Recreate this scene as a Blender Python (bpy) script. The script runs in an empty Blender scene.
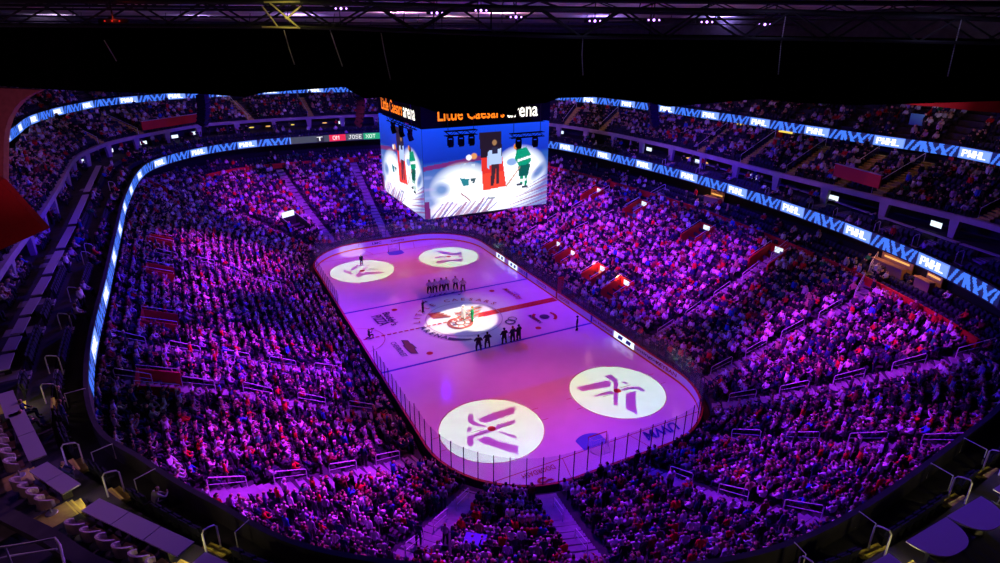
import bpy, bmesh, math, random
import numpy as np
from mathutils import Vector, Matrix

rng = np.random.default_rng(7)
random.seed(7)
SC = bpy.context.scene
COL = SC.collection
FT = 0.3048

# ------------------------------------------------------------------ camera (solved from the rink markings)
CAMP = np.array([-25.9213, -60.1149, 31.532])
FPX = 604.4788
RT = np.array([0.8913, -0.4534, 0.0043]); UP = np.array([0.168, 0.3389, 0.9257]); FW = np.array([0.4212, 0.8244, -0.3782])
cam_d = bpy.data.cameras.new('camera'); cam = bpy.data.objects.new('camera', cam_d); COL.objects.link(cam)
cam_d.sensor_width = 36; cam_d.lens = FPX * 36 / 1000; cam_d.clip_end = 600; cam_d.clip_start = 0.2
m = Matrix(((RT[0], UP[0], -FW[0], CAMP[0]), (RT[1], UP[1], -FW[1], CAMP[1]), (RT[2], UP[2], -FW[2], CAMP[2]), (0, 0, 0, 1)))
cam.matrix_world = Matrix.Translation(m.translation) @ m.to_quaternion().to_matrix().to_4x4()
SC.camera = cam

def ray(u, v): return RT * ((u - 500) / FPX) + UP * (-(v - 281.5) / FPX) + FW
def at_z(u, v, z=0.0):
    d = ray(u, v); return CAMP + d * ((z - CAMP[2]) / d[2])
def at_plane(u, v, p0, n):
    d = ray(u, v); return CAMP + d * (np.dot(np.array(p0) - CAMP, n) / np.dot(d, n))
def project(P):
    P = np.atleast_2d(P) - CAMP
    w = P @ FW
    return np.stack([500 + FPX * (P @ RT) / w, 281.5 - FPX * (P @ UP) / w, w], 1)

# ------------------------------------------------------------------ materials
def mat(name, col, rough=0.6, spec=0.3, metal=0.0, emit=None, strength=1.0, noise=0.0, nscale=3.0):
    M = bpy.data.materials.new(name); M.use_nodes = True
    b = M.node_tree.nodes['Principled BSDF']
    b.inputs['Base Color'].default_value = (*col, 1); b.inputs['Roughness'].default_value = rough
    b.inputs['Specular IOR Level'].default_value = spec; b.inputs['Metallic'].default_value = metal
    if noise:
        N = M.node_tree.nodes; L = M.node_tree.links
        tc = N.new('ShaderNodeTexCoord'); n = N.new('ShaderNodeTexNoise'); n.inputs['Scale'].default_value = nscale; n.inputs['Detail'].default_value = 4
        r = N.new('ShaderNodeValToRGB')
        r.color_ramp.elements[0].color = (*[c * (1 - noise) for c in col], 1); r.color_ramp.elements[1].color = (*[min(1, c * (1 + noise)) for c in col], 1)
        r.color_ramp.elements[0].position = .3; r.color_ramp.elements[1].position = .7
        L.new(tc.outputs['Object'], n.inputs['Vector']); L.new(n.outputs['Fac'], r.inputs['Fac']); L.new(r.outputs['Color'], b.inputs['Base Color'])
    if emit:
        b.inputs['Emission Color'].default_value = (*emit, 1); b.inputs['Emission Strength'].default_value = strength
    return M
def vcol_mat(name, attr='tint', emit=False, strength=1.0, rough=0.8, sample=True):
    M = bpy.data.materials.new(name); M.use_nodes = True
    N = M.node_tree.nodes; L = M.node_tree.links; b = N['Principled BSDF']
    a = N.new('ShaderNodeAttribute'); a.attribute_name = attr
    if emit:
        b.inputs['Base Color'].default_value = (.01, .01, .01, 1)
        L.new(a.outputs['Color'], b.inputs['Emission Color']); b.inputs['Emission Strength'].default_value = strength
        b.inputs['Roughness'].default_value = .4
        if not sample: M.cycles.emission_sampling = 'NONE'
    else:
        L.new(a.outputs['Color'], b.inputs['Base Color']); b.inputs['Roughness'].default_value = rough
        b.inputs['Specular IOR Level'].default_value = .2
    return M
def objcol_mat(name, rough=0.8):
    M = bpy.data.materials.new(name); M.use_nodes = True
    N = M.node_tree.nodes; L = M.node_tree.links; b = N['Principled BSDF']
    a = N.new('ShaderNodeObjectInfo'); L.new(a.outputs['Color'], b.inputs['Base Color']); b.inputs['Roughness'].default_value = rough
    b.inputs['Specular IOR Level'].default_value = .2
    return M
def objrand_mat(name, stops, rough=0.8):
    M = bpy.data.materials.new(name); M.use_nodes = True
    N = M.node_tree.nodes; L = M.node_tree.links; b = N['Principled BSDF']
    a = N.new('ShaderNodeObjectInfo'); r = N.new('ShaderNodeValToRGB'); r.color_ramp.interpolation = 'CONSTANT'
    while len(r.color_ramp.elements) < len(stops): r.color_ramp.elements.new(.5)
    for i, c in enumerate(stops):
        r.color_ramp.elements[i].position = i / len(stops); r.color_ramp.elements[i].color = (*c, 1)
    L.new(a.outputs['Random'], r.inputs['Fac']); L.new(r.outputs['Color'], b.inputs['Base Color']); b.inputs['Roughness'].default_value = rough
    return M

MT = {
 'ice': mat('ice', (.82, .82, .84), .13, .5, noise=.03, nscale=.6),
 'mark_red': mat('ice_red', (.45, .01, .02), .3, .4), 'mark_blue': mat('ice_blue', (.03, .03, .42), .3, .4),
 'crease': mat('ice_crease', (.10, .16, .62), .3, .4), 'mark_dark': mat('ice_dark', (.06, .035, .11), .3, .4),
 'mark_gold': mat('ice_gold', (.20, .09, .05), .3, .4), 'mark_thin': mat('ice_thin', (.34, .30, .36), .3, .4), 'mark_pale': mat('ice_pale', (.42, .08, .07), .3, .4),
 'concrete': mat('dark_concrete', (.055, .05, .06), .85, .2, noise=.25, nscale=1.2),
 'step': mat('pale_step_concrete', (.30, .28, .30), .8, .2, noise=.2, nscale=1.5),
 'nosing': mat('yellow_step_nosing', (.75, .65, .12), .7, .2), 'step_yellow': mat('yellow_step', (.50, .40, .10), .8, .2, noise=.25, nscale=2),
 'beam': mat('pale_precast', (.46, .40, .45), .7, .3, noise=.12, nscale=.8),
 'black': mat('matt_black', (.006, .006, .007), .9, .1), 'blackmetal': mat('black_metal', (.02, .02, .022), .5, .4),
 'velvet': mat('black_velour', (.002, .002, .0025), 1.0, .0),
 'redwall': mat('red_panel', (.55, .015, .015), .6, .3, noise=.1, nscale=.5), 'pinklit_clad': mat('pink_lit_metal', (.40, .10, .14), .5, .4, noise=.15, nscale=6), 'reddark': mat('red_metal', (.40, .012, .02), .5, .4, noise=.08, nscale=9),  # pink tone is light on the red gallery cladding, put into the colour
 'steel': mat('brushed_steel', (.55, .55, .57), .3, .5, metal=.8), 'rail': mat('pale_rail', (.75, .75, .72), .4, .5),
 'table': mat('pale_tabletop', (.52, .48, .56), .6, .3), 'chair': mat('tan_leather', (.30, .17, .13), .6, .3), 'chairback': mat('cream_leather', (.62, .50, .44), .55, .3),
 'seat': mat('navy_seat', (.03, .03, .05), .6, .3), 'board': mat('white_board', (.80, .80, .82), .35, .5), 'boardback': mat('grey_board_back', (.10, .10, .12), .7, .3),
 'kick': mat('yellow_kickplate', (.75, .22, .02), .5, .4), 'cap': mat('red_cap_rail', (.50, .012, .015), .4, .4),
 'skin': objrand_mat('skin', [(.55, .33, .24), (.62, .40, .30), (.30, .16, .10), (.5, .3, .2)]),
 'hair': objrand_mat('hair', [(.02, .012, .01), (.10, .05, .025), (.35, .22, .09), (.01, .01, .012), (.16, .14, .13)]),
 'cloth': objcol_mat('upper_clothing'), 'trouser': objrand_mat('trousers', [(.02, .025, .05), (.03, .03, .03), (.05, .06, .11), (.16, .14, .12)]),
 'shoe': mat('dark_shoe', (.03, .03, .03), .6, .3),
 'crowd': vcol_mat('crowd_clothing'),
 'led': vcol_mat('led_ribbon', emit=True, strength=1.15, sample=False), 'screen': vcol_mat('screen_picture', emit=True, strength=1.15),
 'orange_led': mat('orange_letter', (.1, .02, .0), emit=(1, .20, .01), strength=1.5), 'white_led': mat('white_letter', (.1, .1, .1), emit=(1, .95, .85), strength=1.6),
 'cold_glow': mat('lit_screen', (.1, .1, .1), emit=(.75, .88, 1), strength=1.3), 'warm_glow': mat('warm_lamp', (.1, .1, .05), emit=(1, .5, .12), strength=1.1),
 'violet_glow': mat('violet_lamp', (.1, .1, .1), emit=(.55, .25, 1), strength=5.0), 'yellow_glow': mat('yellow_tube', (.1, .1, .05), emit=(1, .75, .1), strength=1.0),
 'red_glow': mat('red_sign', (.1, .0, .0), emit=(1, .03, .02), strength=.6),
 'deck': mat('roof_deck', (.6, .55, .6), .7, .3, noise=.35, nscale=.25), 'truss': mat('grey_truss', (.045, .045, .055), .5, .4),
 'wall': mat('dark_wall', (.02, .018, .022), .9, .1), 'chain': mat('chain_steel', (.8, .8, .85), .5, .5),
}
G = bpy.data.materials.new('rink_glass'); G.use_nodes = True
_n = G.node_tree.nodes; _l = G.node_tree.links; _n.clear()
_o = _n.new('ShaderNodeOutputMaterial'); _mx = _n.new('ShaderNodeMixShader'); _t = _n.new('ShaderNodeBsdfTransparent'); _g = _n.new('ShaderNodeBsdfGlossy')
_d = _n.new('ShaderNodeBsdfDiffuse'); _m2 = _n.new('ShaderNodeMixShader'); _d.inputs['Color'].default_value = (.6, .6, .65, 1)
_t.inputs['Color'].default_value = (.93, .93, .96, 1); _g.inputs['Roughness'].default_value = .05
_mx.inputs[0].default_value = .035
_l.new(_m2.outputs[0], _mx.inputs[1]); _l.new(_g.outputs[0], _mx.inputs[2]); _l.new(_mx.outputs[0], _o.inputs[0])
_m2.inputs[0].default_value = .03; _l.new(_t.outputs[0], _m2.inputs[1]); _l.new(_d.outputs[0], _m2.inputs[2])
MT['glass'] = G
NT = bpy.data.materials.new('goal_netting'); NT.use_nodes = True
NT.node_tree.nodes['Principled BSDF'].inputs['Base Color'].default_value = (.8, .8, .82, 1)
MT['net'] = NT

# ------------------------------------------------------------------ mesh builder
class MB:
    def __init__(s): s.v = []; s.f = []; s.m = []
    def add(s, verts, faces, mi=0):
        o = len(s.v); s.v += [tuple(map(float, p)) for p in verts]; s.f += [tuple(i + o for i in f) for f in faces]; s.m += [mi] * len(faces)
    def quad(s, a, b, c, d, mi=0): s.add([a, b, c, d], [(0, 1, 2, 3)], mi)
    def poly(s, pts, mi=0): s.add(pts, [tuple(range(len(pts)))], mi)
    def box(s, c, size, mi=0, yaw=0.0, R=None):
        hx, hy, hz = [k / 2 for k in size]
        P = np.array([(x, y, z) for z in (-hz, hz) for x, y in ((-hx, -hy), (hx, -hy), (hx, hy), (-hx, hy))])
        if R is None: cy, sy = math.cos(yaw), math.sin(yaw); R = np.array([[cy, -sy, 0], [sy, cy, 0], [0, 0, 1]])
        s.add(P @ np.array(R).T + np.array(c), [(3, 2, 1, 0), (4, 5, 6, 7), (0, 1, 5, 4), (1, 2, 6, 5), (2, 3, 7, 6), (3, 0, 4, 7)], mi)
    def tube(s, pts, r, n=6, mi=0, cap=True):
        pts = [np.array(p, float) for p in pts]; rings = []
        rr = r if hasattr(r, '__len__') else [r] * len(pts)
        for i, p in enumerate(pts):
            d = pts[min(i + 1, len(pts) - 1)] - pts[max(i - 1, 0)]; d = d / (np.linalg.norm(d) + 1e-9)
            a = np.cross(d, [0, 0, 1]) if abs(d[2]) < .9 else np.cross(d, [1, 0, 0]); a /= np.linalg.norm(a); b = np.cross(d, a)
            rings.append([p + rr[i] * (math.cos(2 * math.pi * k / n) * a + math.sin(2 * math.pi * k / n) * b) for k in range(n)])
        V = [q for g in rings for q in g]; F = []
        for i in range(len(pts) - 1):
            for k in range(n): F.append((i * n + k, i * n + (k + 1) % n, (i + 1) * n + (k + 1) % n, (i + 1) * n + k))
        if cap: F.append(tuple(range(n))[::-1]); F.append(tuple((len(pts) - 1) * n + k for k in range(n)))
        s.add(V, F, mi)
    def prism(s, poly, z0, z1, mi=0):
        n = len(poly)
        s.add([(p[0], p[1], z0) for p in poly] + [(p[0], p[1], z1) for p in poly], [tuple(range(n))[::-1], tuple(range(n, 2 * n))] + [(i, (i + 1) % n, n + (i + 1) % n, n + i) for i in range(n)], mi)
    def hull(s, A, B, mi=0):
        n = len(A); s.add(list(A) + list(B), [tuple(range(n))[::-1], tuple(range(n, 2 * n))] + [(i, (i + 1) % n, n + (i + 1) % n, n + i) for i in range(n)], mi)
    def sphere(s, c, r, mi=0, nu=10, nv=6):
        r = np.array(r if hasattr(r, '__len__') else (r, r, r)); V = [np.array(c) + r * (0, 0, 1)]
        for j in range(1, nv):
            for i in range(nu): a, b = 2 * math.pi * i / nu, math.pi * j / nv; V.append(np.array(c) + r * (math.sin(b) * math.cos(a), math.sin(b) * math.sin(a), math.cos(b)))
        V.append(np.array(c) - r * (0, 0, 1)); F = [(0, 1 + i, 1 + (i + 1) % nu) for i in range(nu)]
        for j in range(nv - 2):
            for i in range(nu): F.append((1 + j * nu + i, 1 + (j + 1) * nu + i, 1 + (j + 1) * nu + (i + 1) % nu, 1 + j * nu + (i + 1) % nu))
        e = len(V) - 1; F += [(e, 1 + (nv - 2) * nu + (i + 1) % nu, 1 + (nv - 2) * nu + i) for i in range(nu)]
        s.add(V, F, mi)
    def mesh(s, name, mats):
        me = bpy.data.meshes.new(name); me.from_pydata(s.v, [], s.f)
        for k in mats: me.materials.append(MT[k] if isinstance(k, str) else k)
        me.polygons.foreach_set('material_index', s.m); me.update(); return me
    def build(s, name, mats, parent=None, origin=None, kind=None, smooth=False):
        if not isinstance(mats, (list, tuple)): mats = [mats]
        if origin is not None:
            o = np.array(origin); s.v = [tuple(np.array(p) - o) for p in s.v]
        me = s.mesh(name, mats)
        if smooth: me.polygons.foreach_set('use_smooth', [True] * len(me.polygons))
        return link(name, me, parent, origin, kind)
def link(name, me, parent=None, origin=None, kind=None):
    ob = bpy.data.objects.new(name, me); COL.objects.link(ob)
    if origin is not None: ob.location = origin
    if parent is not None: ob.parent = parent
    if kind: ob['kind'] = kind
    return ob
def empty(name, loc=(0, 0, 0), rz=0.0):
    o = bpy.data.objects.new(name, None); COL.objects.link(o); o.location = loc; o.rotation_euler = (0, 0, rz); o.empty_display_size = .2; return o
def tag(o, label, cat, group=None, kind=None):
    o['label'] = label; o['category'] = cat
    if group: o['group'] = group
    if kind: o['kind'] = kind
    return o
def clone(o, loc, rz, label=None, group=None, color=None):
    c = o.copy(); COL.objects.link(c); c.location = loc; c.rotation_euler = (0, 0, rz)
    if label: c['label'] = label
    if group: c['group'] = group
    if color is not None: c.color = (*color, 1)
    for ch in [q for q in o.children]:
        d = ch.copy(); COL.objects.link(d); d.parent = c
        for g in ch.children:
            e = g.copy(); COL.objects.link(e); e.parent = d
    return c
def text_polys(s, size=1.0, bold=.0, shear=0.0):
    cu = bpy.data.curves.new('t', 'FONT'); cu.body = s; cu.size = size; cu.offset = bold; cu.shear = shear; cu.resolution_u = 2; cu.align_x = 'CENTER'; cu.align_y = 'CENTER'
    ob = bpy.data.objects.new('t', cu); COL.objects.link(ob); bpy.context.view_layer.update()
    dg = bpy.context.evaluated_depsgraph_get(); me = bpy.data.meshes.new_from_object(ob.evaluated_get(dg))
    V = np.array([v.co[:] for v in me.vertices]) if len(me.vertices) else np.zeros((0, 3)); F = [tuple(p.vertices) for p in me.polygons]
    bpy.data.objects.remove(ob); bpy.data.curves.remove(cu); bpy.data.meshes.remove(me)
    return V, F
ORD = ['', 'first', 'second', 'third', 'fourth', 'fifth', 'sixth', 'seventh', 'eighth', 'ninth', 'tenth', 'eleventh', 'twelfth', 'thirteenth', 'fourteenth', 'fifteenth', 'sixteenth', 'seventeenth', 'eighteenth', 'nineteenth', 'twentieth']
def nth(k):
    if k < len(ORD): return ORD[k]
    return f"{k}{'st' if k % 10 == 1 and k != 11 else 'nd' if k % 10 == 2 and k != 12 else 'rd' if k % 10 == 3 and k != 13 else 'th'}"

# ------------------------------------------------------------------ outlines
HX, HY, RC = 42.5 * FT, 100 * FT, 28 * FT
def rrect(off=0.0, n=24):
    hx, hy, r = HX + off, HY + off, RC + off; P = []
    for cx, cy, a0 in ((hx - r, hy - r, 0), (-hx + r, hy - r, 90), (-hx + r, -hy + r, 180), (hx - r, -hy + r, 270)):
        for k in range(n + 1): a = math.radians(a0 + 90 * k / n); P.append((cx + r * math.cos(a), cy + r * math.sin(a)))
    return np.array(P)
def closed_spline(ctrl, per=24):
    C = np.array(ctrl, float); n = len(C); out = []
    for i in range(n):
        p0, p1, p2, p3 = C[i - 1], C[i], C[(i + 1) % n], C[(i + 2) % n]
        for k in range(per):
            t = k / per; out.append(.5 * (2 * p1 + (p2 - p0) * t + (2 * p0 - 5 * p1 + 4 * p2 - p3) * t * t + (3 * p1 - p0 - 3 * p2 + p3) * t ** 3))
    return np.array(out)
def resample(P, K):
    Q = np.vstack([P, P[:1]]); d = np.r_[0, np.cumsum(np.linalg.norm(np.diff(Q, axis=0), axis=1))]; s = np.arange(K) * d[-1] / K
    return np.stack([np.interp(s, d, Q[:, 0]), np.interp(s, d, Q[:, 1])], 1), d[-1] / K
K = 900
R_CTRL = [(24.3, -41), (28.7, -31), (31.6, -18.1), (33.2, -1.3), (32.5, 13), (30.6, 27), (25, 41), (15, 50), (4, 52.6), (-6, 53.2), (-16.5, 52.6), (-24.5, 48.4), (-30.3, 41), (-32.4, 33), (-33.2, 18.6), (-33.2, 6), (-33.1, -8.4), (-33, -22), (-32, -30.1), (-29.8, -34.4), (-27.4, -38.3), (-23.9, -42.9), (-17, -47.3), (-8.7, -50), (3.6, -49.2), (10.5, -48), (18.5, -45.2)]
RP, DS = resample(closed_spline(R_CTRL), K)
RPdense = closed_spline(R_CTRL)
def closest_board(P, off):
    hx, hy, r = HX + off, HY + off, RC + off
    core = np.stack([np.clip(P[:, 0], -(hx - r), hx - r), np.clip(P[:, 1], -(hy - r), hy - r)], 1)
    d = P - core; return core + d / np.linalg.norm(d, axis=1)[:, None] * r
BP = closest_board(RP, 0.9)
ND = RP - BP; LEN = np.linalg.norm(ND, axis=1); ND = ND / LEN[:, None]
def outer(ctrl):
    P = closed_spline(ctrl); Q = np.roll(P, -1, 0); out = np.zeros((K, 2))
    for i in range(K):
        a = P - BP[i]; e = Q - P; d = ND[i]
        den = d[0] * e[:, 1] - d[1] * e[:, 0]; den = np.where(abs(den) < 1e-9, 1e-9, den)
        t = (a[:, 0] * e[:, 1] - a[:, 1] * e[:, 0]) / den; q = (a[:, 0] * d[1] - a[:, 1] * d[0]) / den
        ok = (q >= 0) & (q <= 1) & (t > 0)
        out[i] = BP[i] + d * (t[ok].min() if ok.any() else LEN[i] + 5)
    return out
WP = outer([(34, -36.5), (34.9, -26.6), (35.3, -15), (35.7, -7.6), (36.8, 6), (36.8, 16), (36, 25), (33.8, 35), (27, 49), (17, 59), (4, 63.6), (-8.5, 64.2), (-16.7, 63.3), (-23.5, 61.5), (-31.1, 54), (-35.4, 48.2), (-37.7, 42.5), (-39.2, 34), (-38.8, 17), (-38.6, 3), (-38.7, -10.7), (-38.2, -24), (-36.9, -31.5), (-34.2, -37), (-31.8, -40.2), (-29.8, -42.8), (-24, -48.2), (-15, -52.8), (-5, -54.8), (5, -54.4), (18, -51.5), (28, -46)])
VP = outer([(42.3, -32), (44, -25), (43.6, -18), (43.3, -9), (43.5, 0), (43.1, 9.4), (42.6, 18), (41, 30), (36, 46), (28, 59), (15, 70), (-3, 75.5), (-24, 72.6), (-30.7, 69.3), (-37.2, 64.5), (-40.4, 58), (-42.8, 50.6), (-44.2, 41.7), (-44, 32.6), (-43.8, 25), (-43.5, 10), (-43.2, -10), (-42.6, -25), (-41, -36), (-36, -48), (-28, -57), (-15, -64), (5, -66), (20, -62), (36, -48)])
UPP = VP + ND * 13.0
def ang_in(i, lo_x=None): return True
# index ranges on the ring; the ring starts at (24.3,-41) and runs counter-clockwise (right side, far end, left side, near end)
def idx_near(x, y): return int(np.argmin(np.hypot(RP[:, 0] - x, RP[:, 1] - y)))
I_RN = idx_near(24.3, -41) ; I_LN = idx_near(-27.4, -38.3); I_L2 = idx_near(-32, -30)
NR = 23
def zs(s): return 0.9 + 6.0 * s + 2.2 * s * s
def bowl_sz(x, y):
    d = np.array([x, y]) - BP; s = np.clip((d * ND).sum(1) / LEN, 0, 1.16); q = BP + ND * (s * LEN)[:, None]
    i = int(np.argmin(np.hypot(q[:, 0] - x, q[:, 1] - y))); return i, s[i]
def bowl_hit(u, v, dz=0.0):
    d = ray(u, v)
    for z in np.arange(12.0, 0.2, -.05):
        p = CAMP + d * ((z - CAMP[2]) / d[2]); i, s = bowl_sz(p[0], p[1])
        if s < 1.15 and zs(s) + dz >= z: return p[:2], i, s
    return p[:2], i, s

# ------------------------------------------------------------------ ice with its painted markings
ICE = ['ice', 'mark_red', 'mark_blue', 'crease', 'mark_dark', 'mark_gold', 'mark_thin', 'mark_pale']
ice = MB()
rp = rrect(0.0, 16)
ice.prism([tuple(p) for p in rp], -.25, 0.0, 0)
LV = [0.0]
def zl(): LV[0] += .0006; return .003 + LV[0]
def strip(x0, y0, x1, y1, mi):
    z = zl(); ice.poly([(x0, y0, z), (x1, y0, z), (x1, y1, z), (x0, y1, z)], mi)
def ring(cx, cy, r, w, mi, a0=0, a1=360, n=72):
    z = zl()
    for k in range(n):
        a, b = math.radians(a0 + (a1 - a0) * k / n), math.radians(a0 + (a1 - a0) * (k + 1) / n)
        ice.quad(*[(cx + q * math.cos(t), cy + q * math.sin(t), z) for q, t in ((r - w / 2, a), (r + w / 2, a), (r + w / 2, b), (r - w / 2, b))], mi)
def disc(cx, cy, r, mi, a0=0, a1=360, n=28):
    z = zl(); ice.poly([(cx + r * math.cos(math.radians(a0 + (a1 - a0) * k / n)), cy + r * math.sin(math.radians(a0 + (a1 - a0) * k / n)), z) for k in range(n + (a1 - a0 < 360))], mi)
def half_w(y):  # half width of the ice at this y
    t = abs(y) - (HY - RC); return HX if t <= 0 else HX - RC + math.sqrt(max(0, RC * RC - t * t))
for sy in (-1, 1):
    w = half_w(89 * FT) - .02; strip(-w, sy * 89 * FT - .04, w, sy * 89 * FT + .04, 1)
    strip(-HX + .02, sy * 25.5 * FT - .16, HX - .02, sy * 25.5 * FT + .16, 2)
    # crease: the blue half disc in front of the goal
    z = zl(); y0 = sy * 89 * FT; pts = [(-4 * FT, y0), (-4 * FT, y0 - sy * 4.2 * FT)] + [(6 * FT * math.cos(math.radians(a)), y0 - sy * 6 * FT * math.sin(math.radians(a))) for a in range(130, 49, -8)] + [(4 * FT, y0 - sy * 4.2 * FT), (4 * FT, y0)]
    pts = pts if sy < 0 else pts[::-1]
    ice.poly([(x, y, z) for x, y in pts], 3)
    for sx in (-1, 1):   # trapezoid lines behind the goal
        z = zl(); a, b = sx * 11 * FT, sx * 14 * FT
        ice.quad((a - .03, sy * 89 * FT, z), (a + .03, sy * 89 * FT, z), (b + .03, sy * (HY - .05), z), (b - .03, sy * (HY - .05), z), 1)
        ring(sx * 22 * FT, sy * 69 * FT, 15 * FT, .055, 1); disc(sx * 22 * FT, sy * 69 * FT, .36, 1)
        disc(sx * 22 * FT, sy * 20 * FT, .36, 1)
        for k in (-1, 1):   # hash marks beside the circles
            for q in (-1, 1): strip(sx * 22 * FT + k * 15 * FT, sy * 69 * FT + q * .9 - .03, sx * 22 * FT + k * (15 * FT + .6), sy * 69 * FT + q * .9 + .03, 1)
        for q in (-1, 1):   # the L marks round the dots
            strip(sx * 22 * FT + q * .6, sy * 69 * FT - .28, sx * 22 * FT + q * 1.8, sy * 69 * FT - .23, 5); strip(sx * 22 * FT + q * .6, sy * 69 * FT + .23, sx * 22 * FT + q * 1.8, sy * 69 * FT + .28, 5)
for k in range(38):   # dashed centre line
    x0 = -HX + .05 + k * .68; strip(x0, -.12, x0 + .46, .12, 1)
ring(0, 0, 15 * FT, .09, 6); ring(-HX, 0, 10 * FT, .06, 1, -90, 90, 30)
disc(0, 0, .2, 2)
def ice_poly(pts, mi, off=(0, 0), sc=1.0):
    z = zl(); ice.poly([(*at_z(off[0] + p[0] / sc, off[1] + p[1] / sc)[:2], z) for p in pts], mi)
def ice_text(s, a, b, h, mi, bold=.0, shear=0.0, up=None):
    """text lying on the ice, reading from floor point a to floor point b"""
    V, F = text_polys(s, 1.0, bold, shear)
    a, b = np.array(a[:2]), np.array(b[:2]); d = b - a; L = np.linalg.norm(d); d = d / L; u = np.array([-d[1], d[0]])
    w = np.ptp(V[:, 0]); hh = np.ptp(V[:, 1]); V = V - [(V[:, 0].max() + V[:, 0].min()) / 2, (V[:, 1].max() + V[:, 1].min()) / 2, 0]
    c = (a + b) / 2; z = zl()
    ice.add([(*(c + d * p[0] * L / w + u * p[1] * h / hh), z) for p in V], F, mi)
P0 = lambda x, y: at_z(x, y)
ice_text("Buddy's", P0(384.5, 313), P0(394.5, 325.5), 1.25, 4, .02)
ice_text("PIZZA", P0(376, 316), P0(385, 325.5), 1.25, 4, .02)
ice_text("CHEVROLET", P0(392.6, 342.6), P0(405.2, 357), .62, 4, .01)
ice_poly([(300, 105), (430, 105), (480, 165), (515, 175), (600, 255), (565, 265), (630, 360), (490, 360), (415, 295), (330, 205), (355, 200)], 4, (385, 335), 18.76)
ice_poly([(330, 117), (422, 117), (470, 172), (515, 190), (575, 247), (540, 255), (595, 348), (500, 346), (422, 280), (350, 205), (375, 198)], 5, (385, 335), 18.76)
ice_text("MotorCity", P0(503.5, 289), P0(521, 299.5), .95, 1, .02, .3); ice_text("CASINO", P0(513, 292), P0(519, 295.6), .4, 2)
c = at_z(544.5, 317); disc(c[0], c[1], .62, 4)
ring(c[0], c[1], 1.35, .38, 1, -60, 30, 14); ring(c[0], c[1], 1.35, .38, 1, 120, 215, 14)
ice_text("MERIDIAN", P0(529.5, 315.5), P0(541, 323.3), .55, 4, .02)
ice_text("UWM", P0(677, 425.5), P0(644, 437.5), 1.15, 2, .03, .25)
ice_text("DOORDASH", P0(554.5, 467), P0(522.5, 477.5), .55, 1, .01)
ice_poly([(305, 470), (320, 440), (360, 425), (405, 425), (415, 440), (370, 445), (345, 455), (345, 470), (360, 478), (400, 470), (430, 445), (470, 440), (505, 452), (470, 462), (440, 465), (400, 490), (350, 497), (315, 490)], 1, (510, 440), 11.27)
# lettering round the centre circle
def arc_text(s, r, a0, a1, h, mi, inward):
    z = zl()
    for i, ch in enumerate(s):
        if ch == ' ': continue
        a = math.radians(a0 + (a1 - a0) * i / max(1, len(s) - 1)); V, F = text_polys(ch, h, .02)
        if not len(V): continue
        o = np.array([math.cos(a), math.sin(a)]); u = o if inward else -o; d = np.array([u[1], -u[0]]); c = o * r
        ice.add([(*(c + d * p[0] + u * p[1]), z) for p in V], F, mi)
arc_text("LITTLE CAESARS", 5.6, 165, 25, 1.1, 7, True)
arc_text("ARENA", 5.3, 183, 222, 1.1, 4, False)
z = zl()
for k in range(7):   # the curved mark that ends the lettering, lower side
    a, b = math.radians(227 + k * 4), math.radians(227 + (k + 1) * 4); w = .3 - .02 * k
    ice.quad(*[(q * math.cos(t), q * math.sin(t), z) for q, t in ((5.4 - w, a), (5.4 + w, a), (5.4 + w - .02, b), (5.4 - w + .02, b))], 4)
ring(4.5, -3.3, .55, .22, 4); ring(5.1, -2.7, .5, .12, 4)
# faded winged wheel emblem in the middle of the ice
ring(-.9, -.9, 1.35, .38, 7); ring(-.9, -.9, .55, .18, 7)
for k in range(8): a = math.radians(45 * k + 10); z = zl(); d = np.array([math.cos(a), math.sin(a)]); n = np.array([-d[1], d[0]]); c0 = np.array([-.9, -.9]); ice.quad(*[(*(c0 + d * q + n * w), z) for q, w in ((.6, -.06), (1.3, -.06), (1.3, .06), (.6, .06))], 7)
for k in range(7):
    z = zl(); L = 3.6 - k * .28; y0 = 1.9 - .42 * k
    ice.poly([(-.6, y0 - .1, z), (L * .5, y0 - .05 + .1, z), (L, y0 + .35, z), (L * .9, y0 + .62, z), (L * .4, y0 + .3, z), (-.5, y0 + .18, z)], 7 if k % 2 else 6)
for k in range(4):
    z = zl(); ice.poly([(-1.2 - .3 * k, 1.1 + .5 * k, z), (-3.2 - .1 * k, 1.6 + .35 * k, z), (-3.5, 1.9 + .4 * k, z), (-1.2 - .2 * k, 1.4 + .5 * k, z)], 7)
ice.build('floor', ICE, kind='structure')

# arena slab below everything
sl = MB(); sl.prism([tuple(p) for p in rrect(2.5, 12)], -.6, -.26, 0); sl.build('floor_slab', 'concrete', kind='structure')

# ------------------------------------------------------------------ dasher boards
boards = empty('dasher_boards'); tag(boards, 'white hockey boards with red cap rail and clear glass around the whole rink', 'rink boards')
def wall_strip(off0, off1, z0, z1, name, mt, parent=boards, n=16):
    A, B = rrect(off0, n), rrect(off1, n); b = MB(); N = len(A)
    for i in range(N):
        j = (i + 1) % N
        b.quad((*A[j], z0), (*A[i], z0), (*A[i], z1), (*A[j], z1)); b.quad((*B[i], z0), (*B[j], z0), (*B[j], z1), (*B[i], z1)); b.quad((*A[i], z1), (*B[i], z1), (*B[j], z1), (*A[j], z1))
        b.quad((*A[j], z0), (*B[j], z0), (*B[i], z0), (*A[i], z0))
    return b.build(name, mt, parent)
wall_strip(.0, .06, .0, .22, 'kickplate', 'kick'); wall_strip(.01, .07, .22, 1.02, 'board_panel', 'board'); wall_strip(.071, .16, .0, 1.02, 'board_backing', 'boardback')
wall_strip(-.02, .2, 1.02, 1.10, 'cap_rail', 'cap')
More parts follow.
